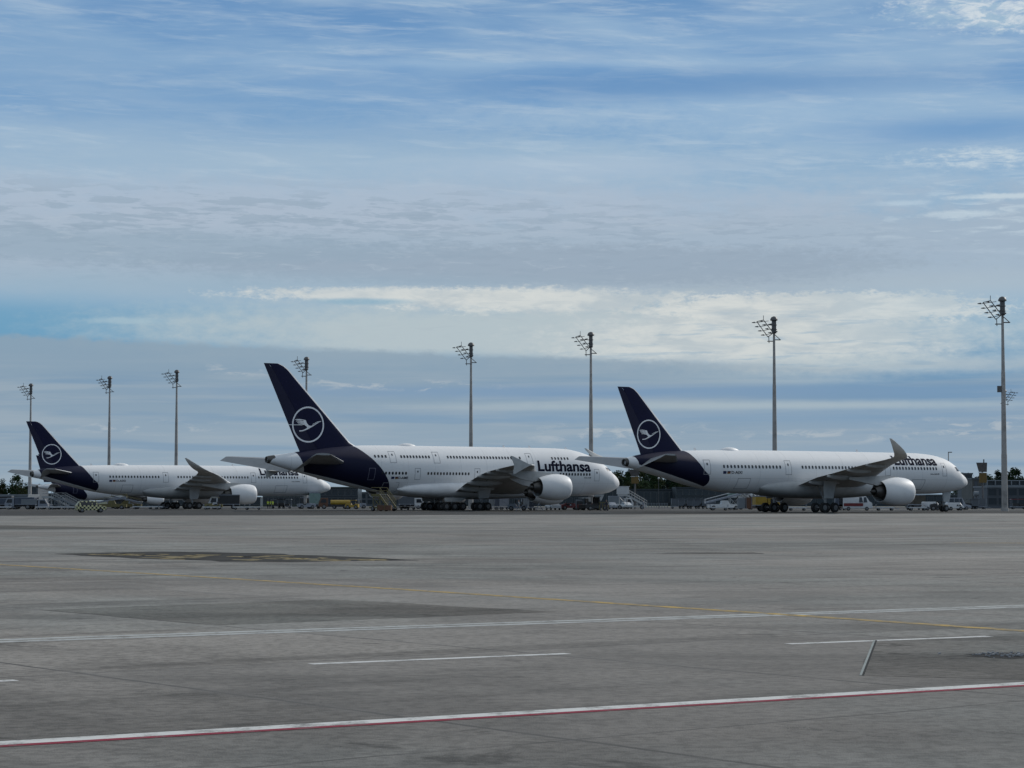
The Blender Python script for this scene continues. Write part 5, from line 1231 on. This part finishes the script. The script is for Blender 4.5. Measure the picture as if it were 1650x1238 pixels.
def build_equipment():
    ck = checker_mat()
    r_, b = car('checkered_van', 'van', 147, 312, rad(20), ck, 'black and yellow checkered marshalling van on the apron at the left', 4.2, 1.8, 1.62, 'wagon')
    q = MB(); q.box(-.1, .15, -.55, .55, 1.62, 1.76); q.build('beacon_bar', M_lamp, r_, 0)
    # left hand cluster
    truck(14, 430, rad(8), 'dark blue grey high loader at the far left edge', M_vgrey, M_vblue, 5.5, 2.3, 2.0, 2.1)
    truck(36, 425, rad(170), 'blue grey box truck left of the leftmost mast foot', M_vgrey, M_vblue, 6.0, 2.3, 2.2, 2.3)
    truck(58, 420, rad(5), 'pale grey flat fronted truck at the foot of the leftmost mast', M_vgrey, M_bgrey2, 5.0, 2.2, 1.9, 1.9)
    stairs(84, 428, rad(8), 'white truss steps, left one of the pair near the checkered van', M_lgrey, 2.5, 3.3)
    stairs(104, 418, rad(-12), 'white truss steps, right one of the pair near the checkered van', M_bgrey2, 2.1, 3.0)
    truck(18, 448, rad(0), 'dark open high loader with raised mast at the left edge', M_vblue, M_dark, 5, 2.2, 2.2, 2.6)
    for i, (x, lab) in enumerate(((72, 'low dolly left of the white truss steps'), (96, 'low dolly under the white truss steps'), (6, 'low dolly at the far left edge'), (122, 'low dolly just left of the checkered van'))): cart(x, 408, rad(5), lab, M_vwhite)
    # between left airliner and double decker
    belt_loader(205, 452, rad(175), 'faded yellow belt loader under the left airliner', M_olive, 6, 2.4)
    belt_loader(180, 430, rad(5), 'pale belt loader right of the checkered van', M_olive, 6, 2.2)
    cart(252, 440, 0, 'low dolly by the rear wheels of the left airliner', M_vwhite)
    cart(236, 430, 0, 'long low dolly left of the rear wheels of the left airliner', M_vwhite, None, lw=5)
    truck(362, 430, rad(185), 'dark windowed service truck behind the engine of the left airliner', M_vwhite, M_dark, 6, 2.3, 2.4, 2.8)
    tractor(345, 420, rad(185), 'brown grey tow tractor left of the engine of the left airliner', M_olive, 3.4, 2.2)
    for i, (x, lab) in enumerate(((342, 'low dolly in front of the brown grey tractor'), (390, 'low dolly below the engine of the left airliner'), (408, 'rightmost low dolly below the engine of the left airliner'))): cart(x, 405, rad(3), lab, M_vwhite)
    person(432, 452, rad(80), 'worker in yellow vest, leftmost of the trio by the left engine', True, .1)
    person(436, 455, rad(-60), 'worker in yellow vest, middle of the trio by the left engine', True, .15)
    person(440, 452, rad(90), 'worker in pale yellow vest, rightmost of the trio by the left engine', True, .1)
    for x, lab in ((449, 'baggage cart beside the trio of workers'), (459, 'baggage cart right of the trio of workers')): cart(x, 470, 0, lab, M_bgrey2, 'roof')
    tractor(494, 452, rad(20), 'dark tow tractor with light front under the left airliner nose', M_vgrey, 3.6, 2.2)
    truck(506, 460, rad(100), 'pale green service truck at the nose of the left airliner', M_vwhite, M_tealg, 5.5, 2.3, 2.4, 3.3)
    truck(540, 440, rad(185), 'yellow truck with rust red cab left of the small yellow tractor', M_orange, None, 6.5, 2.3, 2.2)
    q = empty('tank_trailer', pix(549, 440), 0, 'yellow low tank behind the rust red cab', 'tank trailer')
    t = MB(); t.lathe([(-2.0, .1), (-1.95, .55), (1.95, .55), (2.0, .1)], (0, 0, 1.25), 20, 0, (True, True)); t.build('tank', M_yellow, q, 40); wheels(q, (-1.2, 1.2), (-.7, .7), .36, .22)
    tractor(568, 438, rad(175), 'small bright yellow forklift style tractor', M_yellow, 2.6, 1.7)
    tractor(580, 470, rad(10), 'small grey tractor right of the bright yellow one', M_vgrey, 2.6, 1.8)
    stairs(618, 352, rad(-40), 'yellow and brown maintenance steps at the double decker tail', M_olive, 2.7, 2.0, None, True, 'maintenance steps', 'maintenance_steps')
    q = empty('work_platform', pix(620, 350), rad(-5), 'brown base crate of the maintenance steps', 'crate'); t = MB(); t.box(-1.1, 1.1, -.7, .7, .15, .95); t.build('crate', M_orange, q, 0)
    t = MB()
    for x in (-1.12, 0, 1.06): t.box(x, x + .07, -.75, -.703, .1, 1.0)
    t.build('crate_edge', M_olive, q, 0)
    truck(663, 440, rad(4), 'white framed van behind the double decker tail section', M_vwhite, M_bgrey, 5.0, 2.2, 2.2, 2.5)
    for x, lab in ((648, 'low white dolly right of the maintenance steps'), (657, 'low white dolly in front of the white framed van')): cart(x, 400, 0, lab, M_vwhite, None)
    # under the double decker wing
    for x, m_, lab in ((804, M_vblue, 'dark blue container on a dolly, left of the pair under the wing'), (812, M_vgrey, 'grey blue container on a dolly, right of the pair under the wing'), (848, M_bgrey2, 'pale grey container right of the spoked wheels'), (796, M_bgrey2, 'small pale container next to the double decker main wheels')): cart(x, 415, rad(5), lab, m_, 'uld', lw=2.0)
    tractor(834, 372, rad(178), 'open tractor with pale wheel hubs under the double decker wing', M_vgrey, 3.4, 1.9)
    person(836, 338, rad(170), 'worker in pale overalls walking under the double decker wing', False, .32, .25, M_bgrey2)
    q = empty('wing_jack', pix(868, 365), 0, 'pale tripod stand below the double decker engine', 'tripod stand'); t = MB()
    for a in (0, 2.1, 4.2): t.tube([(.75 * math.cos(a), .75 * math.sin(a), .05), (0, 0, 1.2)], .06, 6)
    t.tube([(0, 0, 1.1), (0, 0, 1.5)], .1, 8); t.build('tripod', M_vgrey, q, 40); t = MB(); t.lathe([(-.05, .05), (0, .16), (.08, .16)], (0, 0, 1.45), 12, 0, (True, True)); t.build('jack_head', M_dark, q, 40)
    cart(858, 380, 0, 'low dark crate cart left of the tripod stand', M_vblue, 'uld', lw=1.4)
    car('white_car', 'car', 891, 395, rad(-75), M_vwhite, 'white car facing the camera below the double decker engine', 4.4, 1.8, 1.45, 'wagon')
    tractor(918, 400, rad(10), 'low dark red tractor between the double decker engine and nose', M_red, 3.4, 1.1)
    q = empty('generator_box', pix(933, 392), 0, 'pale grey upright ground power box left of the nose tractor', 'power unit'); t = MB(); t.box(-.6, .6, -.5, .5, .25, 1.9); t.build('housing', M_bgrey2, q, 0); t = MB(); t.box(-.45, .45, -.53, -.503, .9, 1.6); t.build('vent', M_dark, q, 0); wheels(q, (-.4, .4), (-.4, .4), .16, .1, 12)
    tractor(943, 392, rad(20), 'white and red tractor by the double decker nose wheel', M_red, 3.2, 2.1, roofm=M_vwhite)
    tractor(957, 380, rad(30), 'large dark pushback tractor at the double decker nose wheel', M_dark, 4.8, 2.3, 2.4)
    person(963, 398, rad(120), 'worker in yellow vest standing high behind the pushback tractor', True, .05)
    bp = bpy.data.objects[[o.name for o in COL.objects if o.name.startswith('person')][-1]]; bp.location.z = 0.0
    q = empty('yellow_barrow', pix(973, 372), 0, 'yellow framed tool barrow left of the crouched worker', 'barrow'); t = MB()
    for x in (-.8, -.25, .3, .8): t.tube([(x, 0, .2), (x * .8, .1, 1.35)], .07, 6)
    t.box(-.85, .85, -.1, .3, 1.35, 1.45); t.build('frame', M_olive, q, 0); wheels(q, (-.6, .6), (-.3, .3), .18, .1, 12)
    person(977, 355, rad(200), 'dark clothed worker beside the yellow barrow', False, .25)
    truck(1000, 458, rad(4), 'pale box truck at the top of the passenger stairs', M_vwhite, M_bgrey2, 5, 2.2, 2.2, 2.6)
    stairs(1010, 432, rad(-4), 'long passenger stairs with pale cabin right of the double decker nose', M_lgrey, 2.9, 3.9, M_vwhite)
    for x, D_, lab in ((985, 425, 'white topped car, left of the three below the stairs'), (997, 458, 'white topped car, middle of the three below the stairs'), (1009, 448, 'white topped car, right of the three below the stairs')): car('parked_car', 'car', x, D_, rad(-78), (M_vgrey, M_vwhite, M_vwhite)[(x - 985) // 12], lab, 3.9, 1.55, 1.35, 'wagon', 'cars parked below the passenger stairs')
    person(1036, 420, rad(10), 'crouched figure beside a small cart at the foot of the stairs', False, .2, .2, M_vgrey)
    sign_post(1023, 440, 756, 'ochre stand number box on a tall post between the airliners', 2.9)
    q = empty('camera_post', pix(1061, 445), 0, 'thin post with pale globe camera right of the ochre box', 'camera post'); H = hpx(771, 445); t = MB(); t.tube([(0, 0, 0), (0, 0, H)], .05, 6); t.build('post', M_dsteel, q, 40); t = MB(); t.lathe([(-.2, .02), (-.15, .16), (0, .22), (.15, .16), (.2, .02)], (0, 0, H), 14); t.build('globe', M_vwhite, q, 50)
    # between the airliners
    for i, x in enumerate((1092, 1104, 1117, 1130, 1141)): cart(x, 455, 0, ('grey baggage cart, %s of the row of five behind the right airliner tail' % ('first', 'second', 'third', 'fourth', 'last')[i]), M_bgrey, 'roof' if i % 2 else 'uld')
    belt_loader(1166, 400, rad(6), 'pale belt loader left of the silver steps', M_vwhite, 7, 2.9)
    cart(1158, 380, 0, 'cage trolley with pale rails below the belt loader', M_vwhite, None)
    stairs(1188, 415, rad(2), 'silver passenger steps behind the right airliner', M_lgrey, 2.6, 3.2, M_tealg)
    stairs(1205, 418, rad(-3), 'white passenger steps with canopy left of the orange container', M_vwhite, 3.3, 3.0, M_vwhite)
    q = empty('orange_container', pix(1213, 372), 0, 'rust orange cargo container beside the yellow truck', 'container'); t = MB(); t.box(-1.3, .7, -.8, .8, .35, 2.25); u = t.build('box', M_orange, q, 0); t = MB()
    for x in (-1.32, -.35, .64): t.box(x, x + .08, -.84, -.803, .3, 2.3)
    t.build('frame', M_vgrey, u, 0); t = MB(); t.box(-2.6, -1.45, -.7, .7, .35, 2.1); t.build('silver_locker', M_bgrey2, q, 0)
    truck(1234, 345, rad(8), 'bright yellow tow truck partly behind the right airliner wheels', M_yellow, M_yellow, 3.9, 2.1, 2.2, 2.35)
    q = cart(1284, 372, 0, 'low dolly between the right airliner main wheels', M_vwhite)
    for x, m_, lab in ((1353, M_vblue, 'dark blue container left of the red and white van'), (1359, M_vgrey, 'grey blue container touching the red and white van')): cart(x, 392, 0, lab, m_, 'uld', lw=2.2)
    r_, b = car('service_van', 'van', 1381, 372, rad(-8), M_vwhite, 'white van with dark red side panel behind the right engine', 4.9, 2.0, 2.5, 'van')
    t = MB(); t.box(-2.3, .9, -1.03, -1.003, .75, 1.25); t.build('red_panel', M_red, b, 0)
    truck(1474, 400, rad(95), 'dark brown truck end seen right of the right engine', M_dark, mat('canvas_brown', (.045, .04, .032), .8, 0, .2, 2), 5, 2.4, 2.4, 2.7)
    cart(1477, 372, 0, 'low white fronted dolly right of the right engine', M_vwhite)
    cart(1425, 372, 0, 'low dolly below the right engine', M_vwhite)
    car('utility_van', 'van', 1499, 378, rad(10), M_vwhite, 'white utility van left of the right airliner nose wheel', 2.9, 1.7, 1.5, 'van')
    car('utility_van', 'van', 1537, 378, rad(5), M_vwhite, 'white utility van right of the right airliner nose wheel', 2.8, 1.7, 1.35, 'van')
    car('grey_suv', 'car', 1542, 400, rad(0), M_vgrey, 'large grey estate car behind the utility van by the nose', 4.6, 1.95, 2.2, 'wagon')
    tractor(1510, 372, rad(175), 'dark nose wheel tug in front of the right airliner', M_dark, 2.6, 1.5)
    for x, lab in ((1562, 'dark cart right of the grey estate car'), (1575, 'grey cart left of the docking sign foot'), (1640, 'dark red cart at the right edge')): cart(x, 430, 0, lab, M_red if x == 1640 else M_bgrey, 'roof' if x != 1575 else 'uld')
    sign_post(1583, 430, 745, 'tall dark docking sign with ochre lower box near the nearest mast', 4.0)
    q = empty('lamp_post', pix(1528, 560), 0, 'thin lamp post behind the right airliner cockpit', 'lamp post'); H = hpx(729, 560); t = MB(); t.tube([(0, 0, 0), (0, 0, H)], .12, 6); t.build('post', M_pole, q, 40); t = MB(); t.box(-.1, .9, -.15, .15, H - .15, H + .1); t.build('lamp_head', M_pole, q, 0)
    q = empty('wall_lamp', pix(1572, 470), 0, 'round grey cable drum left of the docking sign', 'cable drum'); t = MB(); zc = hpx(796, 470); t.lathe([(-.5, .1), (-.5, .55), (.5, .55), (.5, .1)], (0, 0, zc), 18, 0, (True, True)); t.build('drum', M_bgrey2, q, 40); t = MB(); t.box(-.12, .12, -.12, .12, 0, zc); t.build('stand', M_dsteel, q, 0)
build_equipment()
